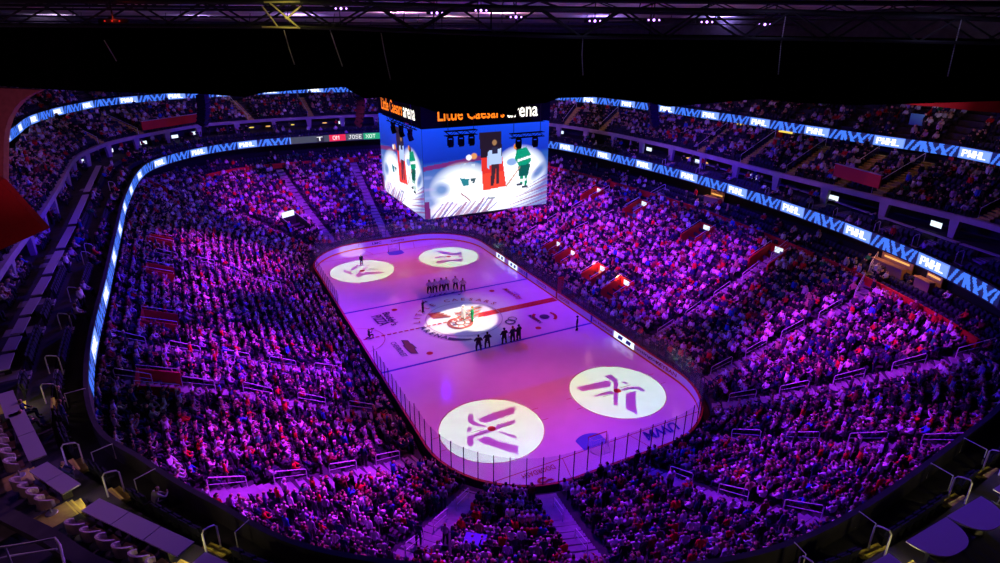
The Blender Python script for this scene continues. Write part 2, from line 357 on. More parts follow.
Q = rrect(.09, 12); Q2 = np.vstack([Q, Q[:1]]); dd = np.r_[0, np.cumsum(np.linalg.norm(np.diff(Q2, axis=0), axis=1))]
NP = 132; ss = np.arange(NP + 1) * dd[-1] / NP; GP = np.stack([np.interp(ss, dd, Q2[:, 0]), np.interp(ss, dd, Q2[:, 1])], 1)
near_first = sorted(range(NP), key=lambda k: np.hypot(*(GP[k] - CAMP[:2]))); far_glass, far_post = MB(), MB()
for rank, i in enumerate(near_first):
    a, b = GP[i], GP[i + 1]; mid = (a + b) / 2
    h = 1.10 + (2.4 if abs(mid[1]) > 19.5 else 1.9)
    if mid[0] < -12 and abs(mid[1]) < 7: continue          # open players' benches
    d = (b - a) / np.linalg.norm(b - a); n = np.array([-d[1], d[0]]) * .006
    p = MB() if rank < 98 else far_glass; p.hull([(*(a + d * .03 + n), 1.1), (*(b - d * .03 + n), 1.1), (*(b - d * .03 + n), h), (*(a + d * .03 + n), h)], [(*(a + d * .03 - n), 1.1), (*(b - d * .03 - n), 1.1), (*(b - d * .03 - n), h), (*(a + d * .03 - n), h)])
    q = MB() if rank < 98 else far_post; q.box((a[0], a[1], (1.1 + h) / 2 + .03), (.055, .055, h - 1.04), yaw=math.atan2(d[1], d[0]))
    if rank < 98: p.build('glass_pane', 'glass', boards); q.build('stanchion', 'blackmetal', boards)
far_glass.build('glass_pane', 'glass', boards, kind='stuff'); far_post.build('stanchion', 'blackmetal', boards, kind='stuff')
# painted stripes and advertising on the inner face of the boards
ad = MB()
for x, y in ((HX, 25.5 * FT), (HX, -25.5 * FT)): ad.box((x + .0, y, .6), (.03, .3, .82), 1)
ad.box((HX, 0, .6), (.03, .34, .82), 0)
ad.build('painted_stripe', ['mark_red', 'mark_blue'], boards)
def board_text(s, pos, along, h, L, mt, name='advertisement', bold=.02, shear=0):
    V, F = text_polys(s, 1.0, bold, shear); V = V - [(V[:, 0].max() + V[:, 0].min()) / 2, (V[:, 1].max() + V[:, 1].min()) / 2, 0]
    along = np.array(along, float); along /= np.linalg.norm(along); b = MB()
    b.add([(*(np.array(pos[:2]) + along * p[0] * L / np.ptp(V[:, 0])), pos[2] + p[1] * h / np.ptp(V[:, 1])) for p in V], F); return b.build(name, mt, boards)
xr = HX - .005
for s, u, v, L, mt in (('TOYOTA', 541, 293, 2.6, 'mark_dark'), ('KROGER', 564, 303, 2.6, 'mark_red'), ('Tim Hortons', 601, 324, 4.2, 'mark_red'), ('Huntington', 645, 355, 4.6, 'mark_dark'), ('KEYBANK', 668, 372, 3.6, 'mark_red'), ('DELTA', 523, 279, 2.4, 'mark_blue')):
    p = at_plane(u, v, (xr, 0, 0), np.array([1, 0, 0])); board_text(s, (xr, p[1], .62), (0, -1), .42, L, mt)
yf = HY - .005
for s, u, L, mt in (('LABATT', 352, 2.4, 'mark_red'), ('LMC', 377, 1.5, 'mark_dark'), ('Comerica', 398, 2.2, 'mark_pale'), ('BELLE TIRE', 428, 3.6, 'mark_dark')):
    p = at_plane(u, 246, (0, yf, 0), np.array([0, 1, 0])); board_text(s, (p[0], yf, .62), (1, 0), .36, L, mt)
# backlit advertising panels on the right boards
def lit_ad(y0, y1):
    lit = MB(); lit.box((xr - .006, (y0 + y1) / 2, .63), (.03, abs(y1 - y0), .76)); o = lit.build('lit_advertisement', 'cold_glow', boards); w = y1 - y0
    for k in (.2, .6):
        y = y0 + w * k; q = MB(); q.hull([(xr - .022, y, .42), (xr - .022, y + w * .22, .42), (xr - .022, y + w * .26, .86), (xr - .022, y + w * .05, .86)], [(xr - .03, y, .42), (xr - .03, y + w * .22, .42), (xr - .03, y + w * .26, .86), (xr - .03, y + w * .05, .86)]); q.build('blue_emblem', 'mark_blue', o)
lit_ad(*[at_plane(u, v, (xr, 0, 0), np.array([1, 0, 0]))[1] for u, v in ((614, 333), (634, 346))])
lit_ad(17.2, 14.6); lit_ad(13.2, 10.6)

# ------------------------------------------------------------------ aisles (end points read off the stands)
AIS = {}
def aisle(key, pts, w): AIS[key] = dict(P=[np.array(bowl_hit(*p)[0]) for p in pts], w=w, px=pts)
aisle('L1', [(152, 256), (215, 268), (292, 292)], 1.1); aisle('L2', [(106, 341), (245, 363), (352, 377)], .9)
aisle('L3', [(108, 383), (240, 396), (392, 419)], 1.0); aisle('L4', [(205, 500), (310, 487), (418, 462)], 1.5)
aisle('L5', [(402, 562), (474, 494)], 1.5); aisle('N1', [(590, 562), (546, 497)], 1.5)
aisle('N2', [(826, 527), (722, 502), (648, 472)], 1.1); aisle('N3', [(972, 451), (878, 448), (712, 440)], 1.0)
aisle('R1', [(1003, 352), (908, 372), (845, 387), (712, 408)], 1.05); aisle('R2', [(925, 277), (857, 303), (775, 346), (703, 383)], 1.0)
aisle('R3', [(790, 246), (711, 302), (648, 343)], 1.0); aisle('R4', [(668, 190), (618, 214), (566, 238)], 1.0); aisle('R5', [(612, 190), (554, 221), (517, 243)], 1.0)
aisle('F1', [(279, 170), (333, 243)], 1.3); aisle('F2', [(353, 163), (387, 238)], 1.3); aisle('F3', [(240, 215), (318, 252)], 1.0)
def seg_dist(p, a, b):
    d = b - a; L2 = (d * d).sum(); t = np.clip(((p - a) @ d) / L2, 0, 1); return np.linalg.norm(p - (a + t[..., None] * d), axis=-1)
def aisle_dist(P, key): A = AIS[key]['P']; return np.min([seg_dist(P, A[i], A[i + 1]) for i in range(len(A) - 1)], axis=0)

# vomitories: red-walled stair openings in the lower bowl
VOM = []
for name, u, v, wd, ln in (('left', 163, 246, 2.0, 2.4), ('left', 162, 277, 2.2, 2.4), ('left', 162, 327, 2.4, 2.6), ('left', 161, 390, 2.4, 2.6), ('left', 152, 192, 2.6, 3.0),
                     ('right', 592, 198, 2.2, 2.8), ('right', 636, 213, 2.4, 3.0), ('right', 697, 238, 2.5, 3.2), ('right', 552, 252, 2.0, 2.4), ('right', 565, 262, 2.2, 2.8), ('right', 594, 278, 2.2, 2.8), ('right', 617, 293, 2.4, 3.0), ('right', 768, 262, 2.5, 3.2), ('far', 296, 228, 3.0, 3.4)):
    p, i, s = bowl_hit(u, v); VOM.append(dict(side=name, p=np.array(p), i=i, s=s, w=wd, l=ln, u=u, v=v))

# ------------------------------------------------------------------ lower bowl: stepped rows
def row_pts(s): return BP + ND * (LEN * s)[:, None]
def in_vom(P, pad=0.0):
    m_ = np.zeros(len(P), bool)
    for V in VOM:
        n = ND[V['i']]; t = np.array([-n[1], n[0]]); q = P - V['p']; m_ |= (abs(q @ t) < V['w'] / 2 + pad) & (abs(q @ n) < V['l'] / 2 + pad)
    return m_
terr = MB()
SE = [r / NR for r in range(NR + 1)]
Zr = [zs((r + .5) / NR) for r in range(NR)]
for r in range(NR):
    A, B = row_pts(SE[r]), row_pts(SE[r + 1]); hole = in_vom((A + B) / 2)
    zp = Zr[r - 1] if r else 0.0
    for i in range(K):
        j = (i + 1) % K
        terr.quad((*A[i], zp), (*A[j], zp), (*A[j], Zr[r]), (*A[i], Zr[r]))
        if not hole[i]: terr.quad((*A[i], Zr[r]), (*A[j], Zr[r]), (*B[j], Zr[r]), (*B[i], Zr[r]))
ap = rrect(.16, 16)
for i in range(K):
    j = (i + 1) % K; a, b = closest_board(RP[[i, j]], .16)
    terr.quad((*a, .01), (*b, .01), (*BP[j], .01), (*BP[i], .01))
terr.build('terrace_lower_bowl', 'concrete', kind='structure')
for key, A in AIS.items():
    b = MB(); P = A['P']; tot = sum(np.linalg.norm(P[i + 1] - P[i]) for i in range(len(P) - 1)); n = int(tot / .42)
    L = np.r_[0, np.cumsum([np.linalg.norm(P[i + 1] - P[i]) for i in range(len(P) - 1)])]
    S = np.linspace(0, L[-1], n + 1); C = np.stack([np.interp(S, L, [p[k] for p in P]) for k in (0, 1)], 1)
    for i in range(n):
        mid = (C[i] + C[i + 1]) / 2; d = C[i + 1] - C[i]; ln = np.linalg.norm(d); _, s = bowl_sz(*mid)
        z = zs(s) + .10 + (.0 if i % 2 else .04)
        b.box((mid[0], mid[1], z - .3), (ln + .05, A['w'], .6), 0, math.atan2(d[1], d[0]))
    b.build('stair_flight', 'step', kind='structure')

# ------------------------------------------------------------------ balcony tier that carries the lower LED ribbon
def ring_strip(b, A, za, B, zb, idx, mi=0):
    for i in idx:
        j = (i + 1) % K; b.quad((*A[i], za), (*A[j], za), (*B[j], zb), (*B[i], zb), mi)
ALL = list(range(K))
def offs(P, d): return P + ND * d
bal = MB()
fr = lambda f: RP + (WP - RP) * f
ring_strip(bal, RP, 13.3, RP, 14.62, ALL); ring_strip(bal, RP, 14.62, offs(RP, .22), 14.62, ALL); ring_strip(bal, offs(RP, .22), 14.62, offs(RP, .22), 13.75, ALL)
F1, F2, F3 = offs(RP, .22), fr(.33), fr(.60)
ring_strip(bal, F1, 13.75, F2, 13.75, ALL); ring_strip(bal, F2, 13.75, F2, 14.1, ALL); ring_strip(bal, F2, 14.1, F3, 14.1, ALL); ring_strip(bal, F3, 14.1, F3, 14.45, ALL); ring_strip(bal, F3, 14.45, offs(WP, 3.5), 14.45, ALL)
ring_strip(bal, RP, 13.3, offs(VP, 2), 13.3, ALL)
ring_strip(bal, offs(WP, 3.5), 14.45, offs(WP, 3.5), 16.2, ALL)
bal.build('terrace_balcony', 'concrete', kind='structure')
def in_arc(i, a, b): return a <= i <= b if a <= b else (i >= a or i <= b)
I_A = idx_near(24.3, -41); I_B = idx_near(-24, -43)      # a -> right, far, left -> b : everything but the near end
VIS = [i for i in ALL if in_arc(i, 0, I_B)]
VIS2 = [i for i in ALL if in_arc(i, 0, I_B - 25)]
# wall and seats under the balcony, right and far side
iF0 = idx_near(-25, 48); iR0 = idx_near(22.5, -43)
rw = MB()
for i in range(0, iF0):
    j = i + 1
    if i % 62 < 4: continue
    a, b, c_, d_ = offs(RP, .3)[i], offs(RP, .3)[j], offs(RP, .5)[j], offs(RP, .5)[i]
    rw.quad((*b, 9.0), (*a, 9.0), (*a, 10.15), (*b, 10.15)); rw.quad((*a, 10.15), (*d_, 10.15), (*c_, 10.15), (*b, 10.15)); rw.quad((*d_, 9.0), (*c_, 9.0), (*c_, 10.15), (*d_, 10.15))
rw.build('wall_red_band', 'redwall', kind='structure')
ub = MB()
for k in range(4):
    A, B = offs(RP, .0 + k * 1.0), offs(RP, 1.0 + k * 1.0); z = 9.3 + .45 * k
    ring_strip(ub, A, z - .45, A, z, ALL); ring_strip(ub, A, z, B, z, ALL)
ring_strip(ub, offs(RP, 4.0), 9.0, offs(RP, 4.0), 13.3, ALL)
ub.build('wall_club_level', 'wall', kind='structure')

# ------------------------------------------------------------------ beam and columns in front of the boxes
bm_ = MB()
I_BE = idx_near(-33, -16)
for nm_, IX, za, mt_ in (('beam_boxes', [i for i in VIS if i <= I_BE], 16.1, 'beam'), ('beam_corner', [i for i in VIS if i > I_BE], 16.3, 'concrete')):
    bm_ = MB(); ring_strip(bm_, WP, za, WP, 16.6, IX); ring_strip(bm_, WP, 16.6, offs(WP, .5), 16.6, IX); ring_strip(bm_, offs(WP, .5), za, WP, za, IX); ring_strip(bm_, offs(WP, .5), 16.6, offs(WP, .5), za, IX)
    bm_.build(nm_, mt_, kind='structure')
cum = np.cumsum(np.linalg.norm(np.diff(np.vstack([WP, WP[:1]]), axis=0), axis=1)); nxt = 2.0
for i in VIS2:
    if cum[i] < nxt or i > I_BE: continue
    nxt = cum[i] + 6.4
    p = WP[i] + ND[i] * .28; t = np.array([-ND[i][1], ND[i][0]]); b = MB()
    top = [(*(p + t * a + ND[i] * c), 16.1) for a, c in ((-.5, -.22), (.5, -.22), (.5, .22), (-.5, .22))]; bot = [(*(p + t * a + ND[i] * c), 14.45) for a, c in ((-.3, -.2), (.3, -.2), (.3, .2), (-.3, .2))]
    b.hull(bot, top); b.build('column_boxes', 'beam', kind='structure')
# upper bowl
up = MB(); NU1, NU2 = 8, 12
U1A, U1B = offs(WP, .55), offs(VP, -1.0)
for k in range(NU1):
    A = U1A + (U1B - U1A) * (k / NU1); B = U1A + (U1B - U1A) * ((k + 1) / NU1); z = 16.3 + 2.9 * (k + .5) / NU1
    ring_strip(up, A, z - 2.9 / NU1, A, z, VIS2); ring_strip(up, A, z, B, z, VIS2)
ring_strip(up, U1B, 19.15, offs(VP, 3.0), 19.15, VIS2); ring_strip(up, offs(VP, 2.2), 19.15, offs(VP, 2.2), 20.1, VIS2)
ring_strip(up, VP, 20.1, offs(VP, 2.2), 20.1, VIS2); ring_strip(up, VP, 20.1, VP, 21.25, VIS2); ring_strip(up, VP, 21.25, offs(VP, .3), 21.25, VIS2)
for k in range(NU2):
    A, B = offs(VP, .3 + k * .95), offs(VP, 1.25 + k * .95); z = 20.9 + .6 * k
    ring_strip(up, A, z - .6, A, z, VIS2); ring_strip(up, A, z, B, z, VIS2)
ring_strip(up, offs(VP, .3 + 12 * .95), 27.5, offs(VP, .3 + 12 * .95), 38, VIS2)
up.build('terrace_upper_bowl', 'concrete', kind='structure')

# ------------------------------------------------------------------ LED ribbons (pixel pattern)
FONT = {'P': '11110 10001 10001 11110 10000 10000 10000', 'W': '10001 10001 10001 10101 10101 11011 10001', 'H': '10001 10001 10001 11111 10001 10001 10001', 'L': '10000 10000 10000 10000 10000 10000 11111',
        'T': '11111 00100 00100 00100 00100 00100 00100', 'O': '01110 10001 10001 10001 10001 10001 01110', 'M': '10001 11011 10101 10001 10001 10001 10001', 'J': '00111 00010 00010 00010 00010 10010 01100',
        'S': '01111 10000 10000 01110 00001 00001 11110', 'E': '11111 10000 10000 11110 10000 10000 11111', 'X': '10001 10001 01010 00100 01010 10001 10001', 'D': '11110 10001 10001 10001 10001 10001 11110'}
def stamp(img, s, x, y, c, sx=1, sy=1, gap=1):
    for ch in s:
        if ch in FONT:
            for r, line in enumerate(FONT[ch].split()):
                for k, bit in enumerate(line):
                    if bit == '1': img[y + r * sy:y + r * sy + sy, x + k * sx:x + k * sx + sx] = c
        x += (5 + gap) * sx
    return x
HP, PW = 11, 84
tile = np.zeros((HP, PW, 3)); tile[:] = (.004, .012, .09)
tile[:, 0:32] = (.12, .26, .95); tile[1:-1, 1:31] = (.22, .38, 1.0)
stamp(tile, 'PWHL', 3, 2, (1.4, 1.4, 1.4), 1, 1)
stamp(tile, 'PWHL', 4, 2, (1.4, 1.4, 1.4), 1, 1)
def stripe(x0, x1, w, c=(.05, .19, .95)):
    for r in range(HP):
        x = x0 + (x1 - x0) * (HP - 1 - r) / (HP - 1); tile[r, int(max(0, x)):int(min(PW, x + w))] = c
stripe(33, 38, 3); stripe(39, 45, 4); stripe(47, 42 + 6, 3); stripe(52, 48, 4); stripe(60, 54, 4); stripe(58, 66, 3); stripe(70, 64, 4); stripe(68, 76, 3); stripe(76, 80, 3)
def ribbon(name, P, z0, z1, idx, label, flip, inset=.03, special=None):
    idx = list(idx); Q = offs(P, -inset)[idx + [(idx[-1] + 1) % K]]
    d = np.r_[0, np.cumsum(np.linalg.norm(np.diff(Q, axis=0), axis=1))]; n = int(d[-1] / .105); s = np.linspace(0, d[-1], n + 1)
    X = np.stack([np.interp(s, d, Q[:, 0]), np.interp(s, d, Q[:, 1])], 1)
    img = np.zeros((HP, n, 3))
    for i in range(n): img[:, i] = tile[:, PW - 1 - i % PW]
    if special is not None: special(img, X)
    V = np.zeros((HP + 1, n + 1, 3))
    for r in range(HP + 1): V[r, :, :2] = X; V[r, :, 2] = z1 + (z0 - z1) * r / HP
    me = bpy.data.meshes.new(name); F = [(r * (n + 1) + i, r * (n + 1) + i + 1, (r + 1) * (n + 1) + i + 1, (r + 1) * (n + 1) + i) for r in range(HP) for i in range(n)]
    me.from_pydata(V.reshape(-1, 3).tolist(), [], F); me.materials.append(MT['led'])
    a = me.color_attributes.new('tint', 'FLOAT_COLOR', 'CORNER'); c = np.repeat(np.c_[img.reshape(-1, 3), np.ones(HP * n)], 4, 0); a.data.foreach_set('color', c.astype('f').ravel()); me.update()
    root = link(name, me); tag(root, label, 'LED ribbon'); 
    b = MB()   # housing behind the lamps
    A, B = offs(P, -inset + .01), P
    ring_strip(b, A, z1 + .03, B, z1 + .03, idx); ring_strip(b, A, z0 - .03, B, z0 - .03, idx); ring_strip(b, A, z1 + .03, A, z1, idx); ring_strip(b, A, z0, A, z0 - .03, idx); b.build('housing', 'blackmetal', root)
    return root
def far_info(img, X):
    p = project(np.c_[X, np.full(len(X), 14.0)])[:img.shape[1]]
    a, b = [int(np.argmin(np.where((X[:-1, 1] > 30), abs(p[:, 0] - u), 1e9))) for u in (381, 291)]
    lo, hi = min(a, b), max(a, b); img[:, lo:hi] = (.03, .035, .04); seg = np.zeros((HP, hi - lo, 3)); seg[:] = (.05, .06, .07)
    n = hi - lo; w = lambda f: int(f * n)
    seg[:, w(.28):w(.36)] = (.02, .02, .02); stamp(seg, 'T', w(.28), 2, (1, 1, 1), 2)
    seg[:, w(.42):w(.60)] = (.75, .02, .05); stamp(seg, 'OM', w(.46), 2, (1, .9, .9)); seg[:, w(.62):w(.78)] = (.08, .09, .1); stamp(seg, 'JOSE', w(.63), 2, (.9, .9, .9)); seg[:, w(.80):w(.99)] = (.01, .35, .15); stamp(seg, 'XOT', w(.83), 2, (.9, 1, .9))
    img[:, lo:hi] = seg[:, ::-1]
I_RIB_L = idx_near(-32.9, -25.9)
ribbon('lower_ribbon_display', RP, 13.42, 14.55, range(0, I_RIB_L), 'lower blue and white LED ribbon along the balcony front, ringing the stands', True, special=far_info)
iU0 = 8
iUL = idx_near(-33.2, 15)
ribbon('upper_ribbon_display', VP, 20.12, 21.2, range(0, iUL), 'upper blue and white LED ribbon along the highest tier front', True)

# ------------------------------------------------------------------ centre scoreboard
sb = empty('scoreboard', (0, 0, 15)); tag(sb, 'huge cube scoreboard with bright video screens hanging above centre ice', 'scoreboard')
HWs, Zb, Zt = 6.78, 15.0, 23.5
W_, H_ = 176, 116
yy, xx = np.mgrid[0:H_, 0:W_]; U = (xx + .5) / W_; V_ = (yy + .5) / H_
def lerp(a, b, t): return np.array(a) + (np.array(b) - np.array(a)) * np.clip(t, 0, 1)[..., None]
img = lerp((.005, .06, .80), (.002, .02, .32), V_ / .42)
icem = np.clip((V_ - .36 + .05 * U) / .05, 0, 1)[..., None]; img = img * (1 - icem) + icem * lerp((.02, .10, .42), (.22, .30, .62), (V_ - .4) / .4)
band = (abs(V_ - (.43 - .16 * U)) < .025) & (U < .45); img[band] = (.16, .02, .16)
def blob(cx, cy, rx, ry, col, soft=.35, rot=0.0):
    global img
    c, s = math.cos(rot), math.sin(rot); x = (U - cx); y = (V_ - cy); d = ((x * c + y * s) / rx) ** 2 + ((-x * s + y * c) / ry) ** 2
    a = np.clip((1 - d) / soft, 0, 1)[..., None]; img = img * (1 - a) + a * np.array(col)
blob(.30, .68, .27, .30, (1.1, 1.15, 1.2), .7); blob(.50, .86, .45, .22, (1.1, 1.12, 1.2), .7); blob(.76, .56, .24, .32, (1.1, 1.15, 1.2), .6); blob(.2, .93, .2, .13, (1.0, .95, 1.1), .6)
blob(.13, .68, .08, .10, (.16, .28, .58), .9); blob(.92, .58, .05, .14, (.12, .22, .52), .9, .5); blob(.69, .44, .05, .05, (.25, .4, .75), .5)
def polyfill(pts, col):
    P = np.array(pts, float); inside = np.zeros(U.shape, bool); n = len(P)
    for i in range(n):
        x0, y0 = P[i]; x1, y1 = P[(i + 1) % n]
        with np.errstate(divide='ignore', invalid='ignore'):
            c = ((y0 > V_) != (y1 > V_)) & (U < (x1 - x0) * (V_ - y0) / (y1 - y0 + 1e-12) + x0)
        inside ^= c
    img[inside] = col
def soft(pts, col, a):
    global img
    base_ = img.copy(); polyfill(pts, col); img = base_ * (1 - a) + img * a
rr = np.random.default_rng(3)
for k in range(13):   # painted rays of the emblem on the ice
    x = .04 + .036 * k; w = rr.uniform(.012, .040); t = rr.uniform(.82, .93); soft([(x, 1.0), (x + w, 1.0), (x + .10 + w * .3, t), (x + .095, t)], (.25, .02, .20) if k % 2 else (.10, .05, .38), rr.uniform(.5, .95))
for k in range(9):
    y = .62 + .042 * k; w = rr.uniform(.012, .038); x = rr.uniform(.74, .84) - .02 * k; soft([(1, y), (1, y + w), (x, y + .13), (x, y + .125)], (.26, .02, .20) if k % 2 else (.12, .05, .42), rr.uniform(.5, .95))
for k in range(40):   # shading of the lit ice
    cx, cy = rr.uniform(.02, .98), rr.uniform(.5, .98); bb = img.copy(); blob(cx, cy, rr.uniform(.02, .09), rr.uniform(.008, .03), (.45, .5, .95) if k % 3 else (.7, .4, .8), 1.0); img = bb * .72 + img * .28
polyfill([(.0, .80), (.035, .80), (.04, 1), (.0, 1)], (.15, .02, .15))
polyfill([(.425, .08), (.60, .08), (.61, .36), (.44, .36)], (.015, .008, .02)); polyfill([(.44, .36), (.61, .36), (.645, .72), (.455, .745)], (.75, .03, .02)); polyfill([(.45, .55), (.62, .53), (.645, .72), (.455, .745)], (.85, .06, .03))
# person in a pale top on the red carpet
polyfill([(.50, .29), (.60, .27), (.61, .45), (.50, .46)], (.45, .6, .95)); polyfill([(.525, .45), (.585, .45), (.585, .68), (.565, .68), (.56, .5), (.54, .7), (.515, .7)], (.05, .02, .03)); blob(.548, .2, .02, .035, (.35, .18, .08)); polyfill([(.53, .25), (.575, .25), (.575, .33), (.53, .33)], (.02, .02, .05)); polyfill([(.492, .3), (.505, .3), (.505, .5), (.49, .48)], (.4, .55, .9))
# player in green
blob(.745, .285, .025, .05, (.03, .01, .01)); blob(.718, .265, .015, .035, (.75, .22, .03)); polyfill([(.73, .31), (.81, .28), (.855, .38), (.85, .46), (.80, .52), (.75, .50), (.715, .40)], (.0, .30, .16)); polyfill([(.735, .42), (.85, .38), (.85, .41), (.74, .45)], (.9, .95, 1)); polyfill([(.745, .50), (.85, .48), (.83, .62), (.75, .62)], (.0, .10, .07))
polyfill([(.76, .62), (.79, .62), (.785, .72), (.765, .72)], (.0, .28, .15)); polyfill([(.80, .62), (.825, .62), (.82, .74), (.80, .74)], (.0, .28, .15)); polyfill([(.76, .66), (.82, .65), (.82, .68), (.76, .69)], (.9, .95, 1)); polyfill([(.735, .71), (.78, .71), (.78, .735), (.735, .735)], (.05, .05, .08)); polyfill([(.78, .74), (.83, .74), (.83, .765), (.78, .765)], (.05, .05, .08)); polyfill([(.64, .72), (.76, .50), (.765, .51), (.65, .73)], (.6, .3, .2))
# player in white
blob(.385, .335, .028, .04, (.75, .30, .10), .5); blob(.345, .345, .025, .035, (.9, .9, 1)); polyfill([(.27, .57), (.345, .59), (.34, .66), (.30, .67)], (.02, .22, .27)); polyfill([(.355, .59), (.40, .59), (.39, .62), (.36, .62)], (.05, .10, .12)); polyfill([(.36, .63), (.395, .62), (.38, .65)], (.05, .1, .12)); polyfill([(.275, .44), (.32, .40), (.325, .41), (.28, .455)], (.5, .6, .75)); polyfill([(.28, .74), (.355, .84), (.35, .85), (.275, .75)], (.3, .05, .08)); polyfill([(.36, .42), (.39, .42), (.39, .46), (.37, .47)], (.6, .7, .85))
polyfill([(.50, .835), (.55, .835), (.55, .85), (.50, .85)], (.25, .3, .35))
SCREEN = img.copy()
def screen(name, a, b, z0, z1, im, parent):
    a, b = np.array(a, float), np.array(b, float); h, w = im.shape[:2]; V = np.zeros((h + 1, w + 1, 3))
    V[:, :, :2] = a + (b - a) * (np.arange(w + 1) / w)[None, :, None]; V[:, :, 2] = (z1 + (z0 - z1) * np.arange(h + 1) / h)[:, None]
    me = bpy.data.meshes.new(name); i = (np.arange(h)[:, None] * (w + 1) + np.arange(w)[None]).ravel(); F = np.stack([i, i + w + 1, i + w + 2, i + 1], 1)
    me.from_pydata(V.reshape(-1, 3).tolist(), [], F.tolist()); me.materials.append(MT['screen'])
    at = me.color_attributes.new('tint', 'FLOAT_COLOR', 'CORNER'); at.data.foreach_set('color', np.repeat(np.c_[im.reshape(-1, 3), np.ones(h * w)], 4, 0).astype('f').ravel()); me.update()
    return link(name, me, parent)
h = HWs; e = h + .02
for a, b in (((-h, -e), (h, -e)), ((-e, h), (-e, -h)), ((e, -h), (e, h)), ((h, e), (-h, e))): screen('video_screen', a, b, Zb - 15, Zt - 15, SCREEN, sb)
b = MB(); b.box((0, 0, 4.2), (2 * h, 2 * h, 8.4)); b.build('cabinet', 'black', sb)
b = MB(); b.prism([(h * .97 * math.cos(math.radians(a)) * 1.0, h * .97 * math.sin(math.radians(a))) for a in range(0, 360, 10)], -.35, 0); b.build('underside', 'blackmetal', sb)
b = MB(); b.box((0, 0, 9.7), (2 * h + .1, 2 * h + .1, 2.2)); b.build('sign_crown', 'black', sb)
def sign_text(s, face, x0, x1, z, hgt, mt, name):
    V, F = text_polys(s, 1.0, .015); V = V - [V[:, 0].min(), (V[:, 1].max() + V[:, 1].min()) / 2, 0]; w = np.ptp(V[:, 0]); hh = np.ptp(V[:, 1]); b = MB(); q = h + .09
    pts = []
    for p in V:
        t = x0 + (x1 - x0) * p[0] / w; zz = z + p[1] * hgt / hh
        pts.append((t, -q, zz) if face == 'y' else (-q, -t, zz))
    b.add(pts, F); return b.build(name, mt, sb)
for f in 'yx':
    sign_text('Little Caesars', f, -5.2, 1.7, 9.75, 1.25, 'orange_led', 'sign_lettering'); sign_text('arena', f, 2.0, 5.4, 9.55, .95, 'white_led', 'sign_lettering')
for x in (-5, 5):
    for y in (-5, 5): b = MB(); b.tube([(x, y, 10.6), (x * .8, y * .8, 20)], .06); b.build('hoist_cable', 'blackmetal', sb)
# small light trusses with moving heads in front of the near face
def head(parent, p, k):
    b = MB(); b.box((p[0], p[1], p[2] - .12), (.42, .34, .16)); b.box((p[0] - .25, p[1], p[2] - .5), (.07, .22, .7)); b.box((p[0] + .25, p[1], p[2] - .5), (.07, .22, .7)); o = b.build('moving_head', 'black', parent)
    b = MB(); b.tube([(p[0], p[1] + .1, p[2] - .35), (p[0], p[1] + .02, p[2] - .62), (p[0], p[1] - .1, p[2] - .98)], [.17, .22, .24], 10); b.build('lamp_barrel', 'black', o)
def lamp_truss(loc, L, n, label, rz=0.0):
    r = empty('lamp_truss', loc, rz); tag(r, label, 'lamp truss'); b = MB()
    for y in (-.2, .2):
        for z in (0, .4): b.tube([(-L / 2, y, z), (L / 2, y, z)], .045, 6)
        k = int(L / .5)
        for i in range(k): b.tube([(-L / 2 + i * L / k, y, 0 if i % 2 else .4), (-L / 2 + (i + 1) * L / k, y, .4 if i % 2 else 0)], .025, 5)
    b.build('truss_frame', 'black', r)
    for i in range(n): head(r, (-L / 2 + (i + .5) * L / n, 0, -.02), i)
    b = MB()
    for x in (-L * .4, L * .4): b.tube([(x, 0, .4), (x, 0, 7)], .03, 5)
    b.build('hanging_cable', 'blackmetal', r)
nY = np.array([0, 1.0, 0])
p = at_plane(461, 135, (0, -9.2, 0), nY); lamp_truss(tuple(p), 3.1, 3, 'black lamp truss with three lamps in front of the left half of the big screen')
p = at_plane(527, 137, (0, -9.2, 0), nY); lamp_truss(tuple(p), 3.6, 2, 'black lamp truss with two lamps in front of the right half of the big screen')
p = at_plane(401, 125, (-9.0, 0, 0), np.array([1.0, 0, 0])); lamp_truss(tuple(p), 7.0, 3, 'black lamp truss hanging before the narrow side screen of the scoreboard', math.pi / 2)

# ------------------------------------------------------------------ line array speakers
def line_array(u, v, dist, label, n=7):
    d = ray(u, v); d = d / (d @ FW); p = CAMP + d * dist; r = empty('line_array_speaker', tuple(p)); tag(r, label, 'speaker', 'hanging line array speakers')
    yaw = math.atan2(-p[1], -p[0])
    for k in range(n):
        a = -.09 * k * k / n; b = MB(); Rm = Matrix.Rotation(yaw, 3, 'Z') @ Matrix.Rotation(.10 * k, 3, 'Y')
        b.box((-.012 * k * k * math.cos(yaw), -.012 * k * k * math.sin(yaw), 1.4 - .42 * k), (.8, 1.5, .38), R=np.array(Rm)); b.build('speaker_cabinet', 'black', r)
    b = MB(); b.box((0, 0, 1.75), (.9, 1.3, .12)); b.tube([(0, 0, 1.8), (0, 0, 7)], .05); b.build('flying_frame', 'blackmetal', r)
line_array(205, 111, 60, 'black hanging line array speaker left, above the red-fronted box seats')
line_array(362, 112, 62, 'black hanging line array speaker just left of the scoreboard')
line_array(652, 112, 62, 'black hanging line array speaker right of the scoreboard below the black drape')

